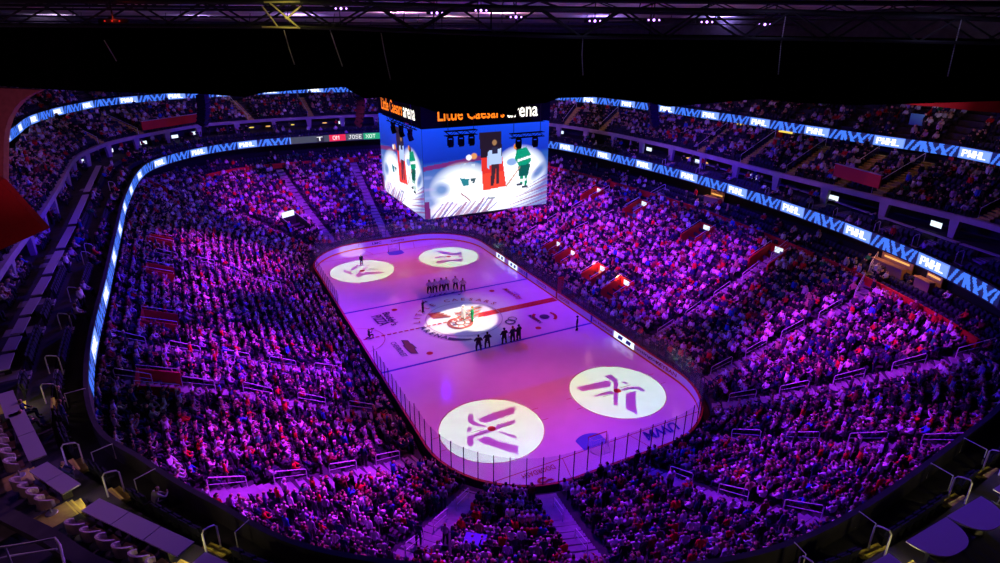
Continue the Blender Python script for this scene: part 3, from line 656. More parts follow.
# ------------------------------------------------------------------ hockey goals
def goal(y, s, label):
    r = empty('hockey_goal', (0, y, 0)); tag(r, label, 'hockey goal'); b = MB()
    w, hgt, dp = 3 * FT, 4 * FT, 1.12
    b.tube([(-w, 0, .02), (-w, 0, hgt), (w, 0, hgt), (w, 0, .02)], .045, 8)
    b.build('red_frame', 'mark_red', r); b = MB()
    base = [(-w, 0, .04), (-w * .96, s * .5, .04), (-w * .6, s * dp, .04), (w * .6, s * dp, .04), (w * .96, s * .5, .04), (w, 0, .04)]
    b.tube(base, .03, 6)
    top = [(-w, 0, hgt), (-w * .8, s * .55, hgt - .06), (w * .8, s * .55, hgt - .06), (w, 0, hgt)]; b.tube(top, .022, 6); b.tube([(0, s * .55, hgt - .06), (0, s * dp, .04)], .022, 6)
    b.build('base_frame', 'board', r)
    b = MB(); lo = np.array(base); hi = np.array([(-w, 0, hgt), (-w * .9, s * .3, hgt - .03), (-w * .5, s * .56, hgt - .06), (w * .5, s * .56, hgt - .06), (w * .9, s * .3, hgt - .03), (w, 0, hgt)])
    def P(f, t):
        i = min(int(f * 5), 4); q = f * 5 - i; return (lo[i] * (1 - q) + lo[i + 1] * q) * (1 - t) + (hi[i] * (1 - q) + hi[i + 1] * q) * t
    for k in range(31): b.tube([P(k / 30, t) for t in (0, .5, 1)], .006, 3, cap=False)
    for k in range(1, 12): b.tube([P(f, k / 12) for f in np.linspace(0, 1, 16)], .006, 3, cap=False)
    for k in range(1, 5): b.tube([(-w + .05 * k, s * .55 * k / 5, hgt - .02), (w - .05 * k, s * .55 * k / 5, hgt - .02)], .006, 3, cap=False)
    b.build('netting', 'net', r)
goal(-89 * FT, -1, 'red-framed hockey goal with white net in the near crease'); goal(89 * FT, 1, 'red-framed hockey goal with white net at the far end under the scoreboard')

pt = empty('bench_partition', (13.55, .2, 0)); tag(pt, 'red partition panel behind the right boards at the red line', 'partition'); b = MB(); b.box((0, 0, 1.55), (1.0, .1, 2.7)); b.build('red_panel', 'redwall', pt); b = MB(); b.box((-.5, 0, 1.5), (.12, .16, 3.0)); b.build('dark_post', 'blackmetal', pt)
# red carpet to the middle of the ice
cp = MB(); cp.box(((1.6 + 12.85) / 2, .1, .016), (11.2, 1.15, .024)); tag(cp.build('red_carpet', 'redwall'), 'long red carpet laid from the right boards to centre ice', 'carpet')

# ------------------------------------------------------------------ vomitories
VL = ['red-walled stair opening uppermost on the left stand, under the ribbon bend', 'red-walled stair opening second down the left stand', 'red-walled stair opening third down the left stand, with rails', 'large red-walled stair opening nearest in the left stand', 'long red-fronted stair opening beneath the ribbon, top of the left stand',
      'red stair opening at the far upper end of the right stand', 'red stair opening high in the right stand, second from the scoreboard', 'red stair opening high in the right stand, with lit sign, mid stand', 'red stair opening low in the right stand closest to the scoreboard', 'red stair opening low in the right stand behind the far blue line',
      'orange-lit stair opening low in the right stand behind the benches', 'bright red stair opening lowest in the right stand, behind the centre line', 'red stair opening highest and nearest in the right stand', 'dark exit tunnel with lit sign in the far left corner of the bowl']
for V, lab in zip(VOM, VL):
    n = ND[V['i']]; yaw = math.atan2(n[1], n[0]); z0 = zs(V['s']); root = empty('stair_portal', (*V['p'], z0), yaw); tag(root, lab, 'stair opening')
    w, l = V['w'], V['l']; rise = .42 * l; far_ = V['side'] == 'far'
    for sgn in (-1, 1):
        b = MB(); y = sgn * w / 2
        b.hull([(-l / 2, y - .09, -1.8), (l / 2, y - .09, -1.8), (l / 2, y - .09, rise * .5 + .95), (-l / 2, y - .09, -rise * .5 + 1.0)], [(-l / 2, y + .09, -1.8), (l / 2, y + .09, -1.8), (l / 2, y + .09, rise * .5 + .95), (-l / 2, y + .09, -rise * .5 + 1.0)])
        b.build('side_wall', 'redwall' if not far_ else 'wall', root)
        b = MB(); b.tube([(-l / 2, y, -rise * .5 + 1.0), (-l / 2, y, -rise * .5 + 1.3), (l / 2, y, rise * .5 + 1.25), (l / 2, y, rise * .5 + .95)], .03, 6); b.build('hand_rail', 'rail', root)
    b = MB(); b.box((l / 2 - .05, 0, .1), (.16, w, rise + 1.7)); b.build('head_wall', 'redwall' if not far_ else 'wall', root)
    b = MB()
    for k in range(6): b.box((-l / 2 + (k + .5) * l / 6, 0, -1.9 + .0 * k + (rise * 0) + .16 * (5 - k)), (l / 6, w - .2, .16))
    b.build('stair_flight', 'step', root)
    if V['side'] == 'right':
        b = MB(); b.box((l / 2 - .16, 0, rise * .5 + .45), (.05, w * .42, .62)); b.build('lit_sign', 'cold_glow', root)
    if far_:
        b = MB(); b.box((l / 2 - .2, 0, rise * .5 + 1.3), (.12, w * .75, .85)); b.build('lit_sign', 'cold_glow', root)
    if V['u'] == 594:
        b = MB()
        for k in (-.5, 0, .5): b.box((l / 2 - .16, k, .1), (.05, .35, 1.0))
        b.build('lamp_panel', 'warm_glow', root)

# ------------------------------------------------------------------ handrails on the stairs
def rail_mesh(L, rise, hgt=.92):
    b = MB(); b.tube([(0, 0, 0), (0, 0, hgt - .1), (.1, 0, hgt), (L - .1, 0, hgt + rise), (L, 0, hgt + rise - .1), (L, 0, rise)], .032, 6); b.tube([(0, 0, hgt * .5), (L, 0, hgt * .5 + rise)], .022, 6); return b.mesh('hand_rail', ['rail'])
RAILN = {'L1': 'the uppermost stairs of the left stand', 'L2': 'the middle stairs of the left stand', 'L3': 'the left stairs beside the nearest red opening', 'L4': 'the stairs in the near left corner', 'N2': 'the stairs right of the near goal', 'N3': 'the level stairs off the near right corner', 'R1': 'the lower stairs of the right corner stand', 'R2': 'the upper stairs of the right corner stand', 'R3': 'the steep stairs behind the right boards', 'R4': 'the stairs beyond the right penalty box', 'R5': 'the right stairs closest to the scoreboard', 'L5': 'the lit stairs behind the near left boards', 'N1': 'the lit straight stairs at the near end'}
for key, name in RAILN.items():
    A = AIS[key]['P']; L = np.r_[0, np.cumsum([np.linalg.norm(A[i + 1] - A[i]) for i in range(len(A) - 1)])]; per = 3.4; n = max(2, int(L[-1] / per))
    if key in ('L5', 'N1'): n = max(2, n // 1)
    for k in range(n):
        s0, s1 = (k + .12) * L[-1] / n, (k + .12) * L[-1] / n + min(2.1, L[-1] / n * .7)
        a, b = [np.array([np.interp(s, L, [p[c] for p in A]) for c in (0, 1)]) for s in (s0, s1)]
        za, zb = [zs(bowl_sz(*p)[1]) + .12 for p in (a, b)]
        if key in ('L4', 'L3', 'R1', 'R2', 'N2', 'N3'):
            t = (b - a) / np.linalg.norm(b - a); nn = np.array([-t[1], t[0]]) * (AIS[key]['w'] / 2 - .1); nn = nn if ((CAMP[:2] - a) @ nn) < 0 else -nn; a, b = a + nn, b + nn
        ob = link('hand_rail', rail_mesh(np.linalg.norm(b - a), zb - za), None, (*a, za)); ob.rotation_euler = (0, 0, math.atan2(*(b - a)[::-1]))
        tag(ob, f"pale tube handrail, {nth(k + 1) if A[0][0] is not None else ''} from the top on {name}", 'handrail', 'stair handrails')

# ------------------------------------------------------------------ balcony stairs with hoop rails
def near_i(x, y): return idx_near(x, y)
def ring_i_from_px(u, v, z, P=None):
    p = at_z(u, v, z); P = RP if P is None else P; d = np.array(p[:2]) - BP; q = (d * ND).sum(1); X = BP + ND * q[:, None]; i = int(np.argmin(np.hypot(X[:, 0] - p[0], X[:, 1] - p[1]) + (q <= 0) * 1e6)); return i
HOOPS = [(57, 398, 'first hoop-topped handrail on the balcony, above the ribbon end'), (92, 455, 'second hoop handrail on the near left balcony, steps lit violet'), (125, 488, 'hoop handrail on the near left balcony above lit yellow steps, left'), (232, 535, 'hoop handrail on the near balcony left of the lit stairs'),
         (780, 556, 'hoop handrail on the near right balcony, lowest one'), (852, 530, 'hoop handrail on the near right balcony beside the half-round tables, lower'), (938, 488, 'hoop handrail on the near right balcony beside the half-round tables, upper'), (975, 462, 'hoop handrail on the near right balcony, topmost')]
HFAR = [(768, 196), (806, 210), (855, 214), (890, 230), (940, 244), (966, 262), (690, 176), (647, 168), (108, 252), (106, 190), (90, 262), (75, 325), (58, 370), (70, 300)]
STAIR_I = []
def balcony_stair(i, lab, big):
    STAIR_I.append(i); n = ND[i]; t = np.array([-n[1], n[0]]); L = np.linalg.norm(WP[i] - RP[i]); yaw = math.atan2(n[1], n[0]); p = RP[i] + n * .25
    b = MB(); d2, d3 = L * .33 - .25, L * .60 - .25
    for c, z in ((d2 - .3, 13.87), (d2 - .02, 13.99), (d3 - .3, 14.22), (d3 - .02, 14.34)):
        b.box((*(p + n * c), z), (.3, 1.1, .14), 0, yaw); b.box((*(p + n * (c - .13)), z + .073), (.06, 1.1, .01), 1, yaw)
    b.box((*(p + n * (d3 + .03)), 14.46), (.06, 1.1, .012), 1, yaw); b.box((*(p + n * (d3 + .8)), 14.455), (1.5, 1.1, .012), 0, yaw)
    b.build('stair_flight', ['step_yellow', 'nosing'] if big else ['step', 'rail'], kind='structure')
    r = MB(); hw = .26
    r.tube([(d2 - .42, 0, -.2), (d2 - .42, 0, .85), (d2 - .34, 0, .98), (d2 - .15, 0, 1.06), (d2 + .08, 0, 1.12), (d2 + .16, 0, 1.02), (d2 + .17, 0, 0)], .034, 6)
    ob = r.build('hoop_rail', 'rail'); ob.location = (*p, 14.1); ob.rotation_euler = (0, 0, yaw); tag(ob, lab, 'handrail', 'hoop handrails on the balcony')
    if big:
        r = MB(); r.tube([(d2 - .7, .55, -.25), (d2 - .7, .55, .55), (-.1, .55, .55), (-.1, .55, -.25)], .026, 6); ob = r.build('parapet_rail', 'rail'); ob.location = (*p, 14.1); ob.rotation_euler = (0, 0, yaw); tag(ob, lab.replace('hoop-topped', 'hoop').replace('hoop handrail', 'low parapet rail beside the hoop handrail').replace(' on the near left balcony', '').replace(' on the near right balcony', ' at right').replace(' on the balcony', ''), 'handrail', 'low parapet rails on the balcony')
for u, v, lab in HOOPS: balcony_stair(ring_i_from_px(u, v, 14.2), lab, True)
kR = kL = 0
for u, v in sorted(HFAR, key=lambda q: (q[0] < 400, q[1])):
    if u > 400: kR += 1; lab = f"hoop handrail on the right balcony behind the ribbon, {nth(kR)} counted from the scoreboard"
    else: kL += 1; lab = f"hoop handrail on the left balcony behind the ribbon, {nth(kL)} counted from the far end"
    balcony_stair(ring_i_from_px(u, v, 14.2), lab, False)

# ------------------------------------------------------------------ tables and chairs of the balcony boxes
def chair_mesh_parts(root):
    b = MB(); b.hull([(-.27, -.25, .42), (.27, -.25, .42), (.25, .25, .42), (-.25, .25, .42)], [(-.27, -.27, .52), (.27, -.27, .52), (.25, .25, .52), (-.25, .25, .52)]); b.build('seat_cushion', 'chair', root)
    b = MB(); n = 10; pts = []
    inner, outr = [], []
    for k in range(n + 1):
        a = math.radians(200 - 220 * k / n); inner.append((.27 * math.cos(a), .02 + .26 * math.sin(a))); outr.append((.34 * math.cos(a), .02 + .33 * math.sin(a)))
    for k in range(n):
        hA, hB = [.72 + .22 * math.sin(math.pi * q / n) for q in (k, k + 1)]
        b.hull([(*inner[k], .45), (*inner[k + 1], .45), (*outr[k + 1], .45), (*outr[k], .45)], [(*inner[k], hA), (*inner[k + 1], hB), (*outr[k + 1], hB), (*outr[k], hA)])
    b.build('curved_back', 'chairback', root)
    b = MB(); b.tube([(0, 0, .03), (0, 0, .43)], .035, 8); b.tube([(0, 0, 0), (0, 0, .03)], [.24, .2], 12); b.build('pedestal', 'steel', root)
CH0 = None
def table_chair(p, z, yaw, lab):
    global CH0
    if CH0 is None:
        CH0 = empty('tub_chair', (*p, z), yaw); chair_mesh_parts(CH0); o = CH0
    else: o = clone(CH0, (*p, z), yaw)
    tag(o, lab, 'chair', 'tub chairs at the box tables')
def table(pts_px, z, w, lab, chairs, clab, segs=1):
    """a long counter table whose outer edge runs between two photographed points"""
    a, b = [np.array(at_z(u, v, z)[:2]) for u, v in pts_px]; d = (b - a); L = np.linalg.norm(d); d /= L; i = idx_near(*((a + b) / 2)); n = ND[i] - d * (ND[i] @ d); n /= np.linalg.norm(n)
    r = empty('box_table', (*((a + b) / 2), 14.45), math.atan2(d[1], d[0])); tag(r, lab, 'table'); s = 1 if (np.array([-d[1], d[0]]) @ n) > 0 else -1
    for k in range(segs):
        m_ = MB(); x0, x1 = -L / 2 + k * L / segs + .02, -L / 2 + (k + 1) * L / segs - .02
        m_.box(((x0 + x1) / 2, -s * w * .0, z - 14.45 - .03), (x1 - x0, w, .06)); m_.build('tabletop', 'table', r)
        q = MB(); q.box(((x0 + x1) / 2, 0, (z - 14.45 - .06) / 2), (.12, w * .5, z - 14.45 - .06)); q.build('pedestal', 'blackmetal', r)
    for k in range(chairs):
        x = -L / 2 + (k + .5) * L / chairs; p = (a + b) / 2 + d * x + n * (w / 2 + .42); table_chair(p, 14.45, math.atan2(n[1], n[0]) - math.pi / 2 + .15 * math.sin(k * 2.3), clab.format(nth(k + 1)))
table([(5, 392), (14, 416)], 15.2, .62, 'short mauve counter table above the yellow steps at the left edge', 2, 'tan tub chair at the short counter by the left edge, {} from the top')
table([(16, 412), (38, 458)], 15.2, .62, 'long mauve counter table with two tops running down the left edge', 5, 'tan tub chair behind the left-edge counter, {} from its upper end', 2)
table([(38, 466), (72, 489)], 15.2, .66, 'mauve counter table bent at the near left corner', 4, 'tan tub chair at the bent corner table, {} from its upper end', 2)
table([(90, 504), (186, 549)], 15.2, .70, 'longest mauve counter table with three tops at the lower left', 6, 'tan tub chair behind the longest lower left table, {} from its left end', 3)
table([(196, 559), (240, 580)], 15.2, .70, 'mauve counter table cut by the lower edge beside yellow steps', 3, 'tan tub chair at the table cut by the lower edge, {} from the left')
k = 0
LT = [(99, 164), (86, 193), (72, 225), (60, 249), (47, 275), (36, 296), (25, 316), (16, 335), (8, 352), (1, 372)]
for q in range(len(LT) - 1):
    k += 1; table([(LT[q][0] - .3, LT[q][1] + 1.5), (LT[q + 1][0] + .3, LT[q + 1][1] - 1.5)], 15.2, .62, f"mauve counter table behind the left balcony seats, {nth(k)} counted from the far end", 0, '')
RTB = [(693, 161), (720, 168), (750, 176), (775, 183), (800, 190), (835, 201), (870, 213), (915, 228), (960, 243), (1003, 257)]
k = 0
for q in range(len(RTB) - 1):
    k += 1; table([(RTB[q][0] + 1.2, RTB[q][1] + .4), (RTB[q + 1][0] - 1.2, RTB[q + 1][1] - .4)], 15.0, .5, f"mauve counter table below the right-hand beam, {nth(k)} counted from the scoreboard", 0, '')
def half_table(px, z, lab):
    a, b = [np.array(at_z(u, v, z)[:2]) for u, v in px]; d = b - a; L = np.linalg.norm(d); d /= L; i = idx_near(*((a + b) / 2)); n = ND[i] - d * (ND[i] @ d); n /= np.linalg.norm(n); s = 1 if (np.array([-d[1], d[0]]) @ n) > 0 else -1
    r = empty('half_round_table', (*((a + b) / 2), 14.45), math.atan2(d[1], d[0])); tag(r, lab, 'table', 'half-round box tables'); m_ = MB()
    pts = [(-L / 2, 0), (L / 2, 0)] + [(L / 2 * (abs(math.cos(t)) ** .75) * (1 if math.cos(t) > 0 else -1), s * 1.15 * math.sin(t) ** .9) for t in np.linspace(.12, math.pi - .12, 16)]
    m_.prism(pts if s > 0 else pts[::-1], z - 14.45 - .06, z - 14.45); m_.build('tabletop', 'table', r)
    q = MB(); q.tube([(0, s * .5, 0), (0, s * .5, z - 14.51)], .06, 8); q.tube([(0, s * .5, 0), (0, s * .5, .04)], [.35, .3], 14); q.build('pedestal', 'blackmetal', r)
half_table([(906, 541), (946, 517)], 15.2, 'mauve half-round table at the lower right, left one of two'); half_table([(947, 516), (981, 496)], 15.2, 'mauve half-round table at the lower right, right one of two')
half_table([(868, 565), (889, 553)], 15.2, 'mauve half-round table cut by the lower edge at right'); half_table([(993, 489), (1020, 473)], 15.2, 'mauve half-round table cut by the right edge')

# ------------------------------------------------------------------ people
def seg_colors(): pass
ZONE = ['skin', 'hair', 'cloth', 'trouser', 'shoe']
def skin_figure(nodes, edges, zones, sub=0, root=0):
    """one continuous body grown over a joint skeleton; every face takes the zone of its nearest bone"""
    bm = bmesh.new(); sk = bm.verts.layers.skin.verify(); vs = []
    for i, n in enumerate(nodes):
        v = bm.verts.new(n[:3]); r = n[3]; v[sk].radius = (r, n[4] if len(n) > 4 else r); v[sk].use_root = (i == root); vs.append(v)
    for a, b in edges: bm.edges.new((vs[a], vs[b]))
    me = bpy.data.meshes.new('t'); bm.to_mesh(me); bm.free(); ob = bpy.data.objects.new('t', me); COL.objects.link(ob)
    md = ob.modifiers.new('s', 'SKIN'); md.use_smooth_shade = True
    if sub: s = ob.modifiers.new('u', 'SUBSURF'); s.levels = sub; s.render_levels = sub
    bpy.context.view_layer.update(); dg = bpy.context.evaluated_depsgraph_get(); out = bpy.data.meshes.new_from_object(ob.evaluated_get(dg)); bpy.data.objects.remove(ob)
    V = np.array([v.co[:] for v in out.vertices]); F = [tuple(p.vertices) for p in out.polygons]; bpy.data.meshes.remove(out)
    N = np.array([n[:3] for n in nodes]); A = N[[e[0] for e in edges]]; B = N[[e[1] for e in edges]]; Z = []
    for f in F:
        c = V[list(f)].mean(0); d = B - A; t = np.clip(((c - A) * d).sum(1) / ((d * d).sum(1) + 1e-9), 0, 1); q = np.linalg.norm(c - (A + d * t[:, None]), axis=1); k = int(np.argmin(q)); z = zones[k]
        if z == 'head': z = 'hair' if (c[2] > nodes[5][2] - .01 or (c[1] > nodes[4][1] + .035 and c[2] > nodes[4][2] - .03)) else 'skin'
        Z.append(ZONE.index(z))
    return V, F, Z
def body_nodes(pose):
    if pose == 'sit':
        n = [(0, .05, .50, .15, .13), (0, .08, .68, .16, .12), (0, .10, .88, .18, .13), (0, .09, 1.05, .06), (0, .06, 1.17, .095, .105), (0, .07, 1.29, .08, .09), (-.19, .10, .98, .075), (.19, .10, .98, .075), (-.27, -.02, .76, .055), (.27, -.02, .76, .055), (-.17, -.22, .66, .04), (.16, -.22, .66, .04), (-.09, -.30, .66, .042), (.09, -.30, .67, .042),
             (-.10, -.03, .50, .10), (.10, -.03, .50, .10), (-.15, -.40, .52, .075), (.14, -.40, .52, .075), (-.13, -.42, .14, .05), (.13, -.42, .14, .05), (-.14, -.58, .05, .045), (.15, -.58, .05, .045)]
    elif pose == 'lean':
        n = [(0, .10, .50, .15, .13), (0, .02, .67, .16, .12), (0, -.08, .84, .18, .13), (0, -.13, 1.0, .06), (0, -.19, 1.10, .095, .105), (0, -.20, 1.22, .08, .09), (-.19, -.10, .93, .075), (.19, -.10, .93, .075), (-.24, -.32, .72, .055), (.24, -.32, .72, .055), (-.13, -.48, .80, .04), (.13, -.46, .64, .04), (-.06, -.50, .90, .042), (.04, -.50, .64, .042),
             (-.10, 0, .50, .10), (.10, 0, .50, .10), (-.16, -.38, .52, .075), (.16, -.38, .52, .075), (-.14, -.38, .14, .05), (.14, -.38, .14, .05), (-.15, -.54, .05, .045), (.15, -.54, .05, .045)]
    elif pose == 'phone':
        n = [(0, .05, .50, .15, .13), (0, .08, .68, .16, .12), (0, .10, .88, .18, .13), (0, .09, 1.05, .06), (0, .06, 1.17, .095, .105), (0, .07, 1.29, .08, .09), (-.19, .10, .98, .075), (.19, .10, .98, .075), (-.27, -.05, .86, .055), (.28, -.05, .84, .055), (-.17, -.22, 1.08, .04), (.17, -.22, 1.08, .04), (-.07, -.27, 1.16, .042), (.07, -.27, 1.16, .042),
             (-.10, -.03, .50, .10), (.10, -.03, .50, .10), (-.15, -.40, .52, .075), (.14, -.40, .52, .075), (-.13, -.42, .14, .05), (.13, -.42, .14, .05), (-.14, -.58, .05, .045), (.15, -.58, .05, .045)]
    else:   # stand
        n = [(0, .0, .95, .14, .12), (0, .0, 1.12, .145, .11), (0, .01, 1.32, .175, .125), (0, .01, 1.50, .06), (0, -.02, 1.60, .095, .105), (0, -.01, 1.72, .08, .09), (-.19, .01, 1.42, .07), (.19, .01, 1.42, .07), (-.25, .02, 1.14, .052), (.25, .02, 1.14, .052), (-.22, -.10, .92, .038), (.22, -.08, .90, .038), (-.20, -.14, .84, .042), (.20, -.12, .82, .042),
             (-.10, 0, .90, .10), (.10, 0, .90, .10), (-.12, -.02, .50, .075), (.12, -.02, .50, .075), (-.12, .03, .10, .05), (.13, .03, .10, .05), (-.13, -.12, .05, .045), (.14, -.12, .05, .045)]
    e = [(0, 1), (1, 2), (2, 3), (3, 4), (4, 5), (2, 6), (2, 7), (6, 8), (7, 9), (8, 10), (9, 11), (10, 12), (11, 13), (0, 14), (0, 15), (14, 16), (15, 17), (16, 18), (17, 19), (18, 20), (19, 21)]
    z = ['cloth', 'cloth', 'cloth', 'head', 'head', 'cloth', 'cloth', 'cloth', 'cloth', 'cloth', 'cloth', 'skin', 'skin', 'trouser', 'trouser', 'trouser', 'trouser', 'trouser', 'trouser', 'shoe', 'shoe']
    return n, e, z
POSES = ['sit', 'lean', 'phone', 'stand']
LOW = {p: skin_figure(*body_nodes(p), sub=0) for p in POSES}
FULL = {p: skin_figure(*body_nodes(p), sub=1) for p in POSES}
# clothing colours: (words, colour, weight)
PAL = [('black', (.010, .010, .013), 27), ('navy', (.018, .025, .10), 14), ('charcoal', (.05, .05, .055), 12), ('white', (.78, .77, .78), 17), ('pale grey', (.42, .42, .45), 13), ('red', (.62, .012, .02), 9), ('bright blue', (.04, .12, .55), 3), ('maroon', (.22, .015, .03), 4), ('lilac', (.45, .30, .62), 4), ('tan', (.42, .28, .16), 3), ('green', (.03, .25, .10), 1.2)]
PW_ = np.array([p[2] for p in PAL], float); PW_ /= PW_.sum(); PC = np.array([p[1] for p in PAL])
HAIRC = np.array([(.02, .012, .01), (.10, .05, .025), (.35, .22, .09), (.01, .01, .012), (.5, .02, .03), (.7, .7, .7)]); SKINC = np.array([(.55, .33, .24), (.62, .40, .30), (.30, .16, .10)]); TRC = np.array([(.012, .015, .035), (.015, .015, .015), (.025, .03, .07), (.06, .05, .05)])
people = []   # dict rows: pos(3), yaw, pose, colour index, row, order, tier
empties = []  # seats left empty: pos, yaw, tier
AK = list(AIS)
rows_meta = {}
for r in range(NR):
    s = (r + .62) / NR; P = row_pts(s); Q = np.vstack([P, P[:1]]); d = np.r_[0, np.cumsum(np.linalg.norm(np.diff(Q, axis=0), axis=1))]
    sp = .56; n = int(d[-1] / sp); S = np.arange(n) * sp; X = np.stack([np.interp(S, d, Q[:, 0]), np.interp(S, d, Q[:, 1])], 1); I = np.clip(np.searchsorted(d, S), 0, K - 1)
    bad = in_vom(X, .35)
    for k in AK: bad |= aisle_dist(X, k) < AIS[k]['w'] / 2 + .28
    rows_meta[r] = {k: int(np.argmin(aisle_dist(X, k))) for k in AK if aisle_dist(X, k).min() < .8}
    u = rng.random(n); pose = rng.choice(4, n, p=[.46, .16, .12, .26]); ci = rng.choice(len(PAL), n, p=PW_)
    for i in range(n):
        if bad[i]: continue
        nn = ND[I[i]]; yaw = math.atan2(nn[1], nn[0]) - math.pi / 2
        pos = (X[i][0] + rng.normal(0, .04), X[i][1] + rng.normal(0, .04), Zr[r])
        if u[i] < .89: people.append((pos, yaw + rng.normal(0, .25), int(pose[i]), int(ci[i]), r, i, 'low'))
        else: empties.append((pos, yaw, 'low'))
UPSTAIR = [ring_i_from_px(u, v, 17.2) for u, v in ((743, 158), (787, 169), (877, 188), (971, 213), (256, 118), (314, 115), (566, 121), (608, 126), (92, 138), (145, 130), (835, 180), (690, 148))]
def fill_tier(A, B, z, f, prob, idx, tier, seat=True):
    P = (A + (B - A) * f); idx = list(idx); Q = P[idx]; d = np.r_[0, np.cumsum(np.linalg.norm(np.diff(Q, axis=0), axis=1))]; n = int(d[-1] / .56); S = np.arange(n) * .56
    X = np.stack([np.interp(S, d, Q[:, 0]), np.interp(S, d, Q[:, 1])], 1); I = np.array(idx)[np.clip(np.searchsorted(d, S), 0, len(idx) - 1)]
    st = UPSTAIR if tier in ('up', 'box') else STAIR_I if tier == 'bal' else [-99]
    for i in range(n):
        if min(min(abs(I[i] - k), K - abs(I[i] - k)) for k in st) * DS < .95: continue
        nn = ND[I[i]]; yaw = math.atan2(nn[1], nn[0]) - math.pi / 2; pr = prob(I[i], X[i]) if callable(prob) else prob
        # people come in clusters
        pr *= .45 + 1.1 * (.5 + .5 * math.sin(X[i][0] * .31 + X[i][1] * .43 + z * 1.7))
        if rng.random() < pr: people.append(((X[i][0], X[i][1], z), yaw + rng.normal(0, .3), int(rng.choice(4, p=[.5, .2, .1, .2])), int(rng.choice(len(PAL), p=PW_)), -1, i, tier))
        else: empties.append(((X[i][0], X[i][1], z), yaw, tier))
for k in range(NU1): fill_tier(U1A, U1B, 16.3 + 2.9 * (k + .5) / NU1, (k + .6) / NU1, .58, VIS2, 'up')
for k in range(NU2 - 1): fill_tier(offs(VP, .3 + k * .95), offs(VP, 1.25 + k * .95), 20.9 + .6 * k, .6, .55, [i for i in VIS2 if i < iUL + 120], 'up')
pb = lambda i, X: .02 if X[1] < -30 else (.34 if X[0] < -20 and X[1] > -6 else .13)
fill_tier(F1, F2, 13.75, .62, pb, ALL, 'bal'); fill_tier(F2, F3, 14.1, .62, pb, ALL, 'bal')
fill_tier(offs(WP, -.1), offs(WP, .4), 14.45, .5, lambda i, X: .35 if X[1] > -20 else .0, VIS2, 'box')
empties = [e for e in empties if e[2] != 'box']
for k in range(3): fill_tier(offs(RP, .0 + k), offs(RP, 1.0 + k), 9.3 + .45 * k, .6, lambda i, X: .25 if i < iF0 else 1.6, list(range(0, I_B - 40)), 'club')

# choose the people that show largest as things of their own, the rest is one crowd
poly = RPdense[::6]
def inside(pt):
    x, y = pt; c = False; n = len(poly); j = n - 1
    for i in range(n):
        if (poly[i][1] > y) != (poly[j][1] > y) and x < (poly[j][0] - poly[i][0]) * (y - poly[i][1]) / (poly[j][1] - poly[i][1]) + poly[i][0]: c = not c
        j = i
    return c
PP = np.array([p[0] for p in people]); pr = project(PP + [0, 0, 1.0]); cand = []
for k in np.argsort(pr[:, 2]):
    if pr[k, 2] < 1 or not (4 < pr[k, 0] < 996 and 60 < pr[k, 1] < 558): continue
    p = PP[k] + [0, 0, 1.0]
    if people[k][6] == 'low':
        t = (14.7 - p[2]) / (CAMP[2] - p[2]); x = p + (CAMP - p) * t
        if not inside(x[:2]): continue
    elif people[k][6] in ('up', 'box', 'club'): continue
    cand.append(int(k))
    if len(cand) >= 300: break
single = set(cand)
AN = {'L1': 'the uppermost left stairs', 'L2': 'the middle left stairs', 'L3': 'the lower left stairs', 'L4': 'the left corner stairs', 'L5': 'the lit left stairs', 'N1': 'the straight near-end stairs', 'N2': 'the right near-end stairs', 'N3': 'the level right stairs', 'R1': 'the lower right-hand stairs', 'R2': 'the upper right-hand stairs', 'R3': 'the steep right stairs', 'R4': 'the far right stairs', 'R5': 'the last right stairs', 'F1': 'the far left stairs', 'F2': 'the far stairs', 'F3': 'the far corner stairs'}
PNAME = {0: 'seated', 1: 'leaning', 2: 'hands-up', 3: 'standing'}
FM = {}
for p in POSES:
    V, F, Z = FULL[p]; me = bpy.data.meshes.new('spectator_' + p); me.from_pydata(V.tolist(), [], F)
    for z in ZONE: me.materials.append(MT[{'skin': 'skin', 'hair': 'hair', 'cloth': 'cloth', 'trouser': 'trouser', 'shoe': 'shoe'}[z]])
    me.polygons.foreach_set('material_index', Z); me.polygons.foreach_set('use_smooth', [True] * len(F)); me.update(); FM[p] = me
used_labels = set()
used_rows = {}
for k in cand:
    pos, yaw, po, ci, r, i, tier = people[k]; ob = link('spectator', FM[POSES[po]], None, pos); ob.rotation_euler = (0, 0, yaw); ob.scale = (rng.uniform(.94, 1.06),) * 3; ob.color = (*PAL[ci][1], 1)
    if tier == 'low':
        best = min(rows_meta[r].items(), key=lambda kv: abs(kv[1] - i)) if rows_meta[r] else ('L4', i)
        same = [q for q in people if q[4] == r and q[6] == 'low' and min(best[1], i) < q[5] < max(best[1], i)]
        n = len(same) + 1; side = None
        A = AIS[best[0]]['P']; dA = aisle_dist(np.array([pos[:2]]), best[0]); pu = project(np.array([pos]))[0]; 
        aP = min((A[j] + (A[j + 1] - A[j]) * t for j in range(len(A) - 1) for t in np.linspace(0, 1, 12)), key=lambda q: np.hypot(*(q - pos[:2]))); pa = project(np.array([[*aP, pos[2]]]))[0]
        side = 'right' if pu[0] > pa[0] else 'left'
        lab = f"{PNAME[po]} spectator in {PAL[ci][0]}, row {nth(NR - r)} down, {nth(n)} {side} of {AN[best[0]]}"
    else: lab = f"{PNAME[po]} spectator in {PAL[ci][0]} on the balcony, {nth(len(used_rows) + 1)} along from the near end"; used_rows[k] = 1
    tag(ob, lab, 'spectator', 'spectators in the stands')

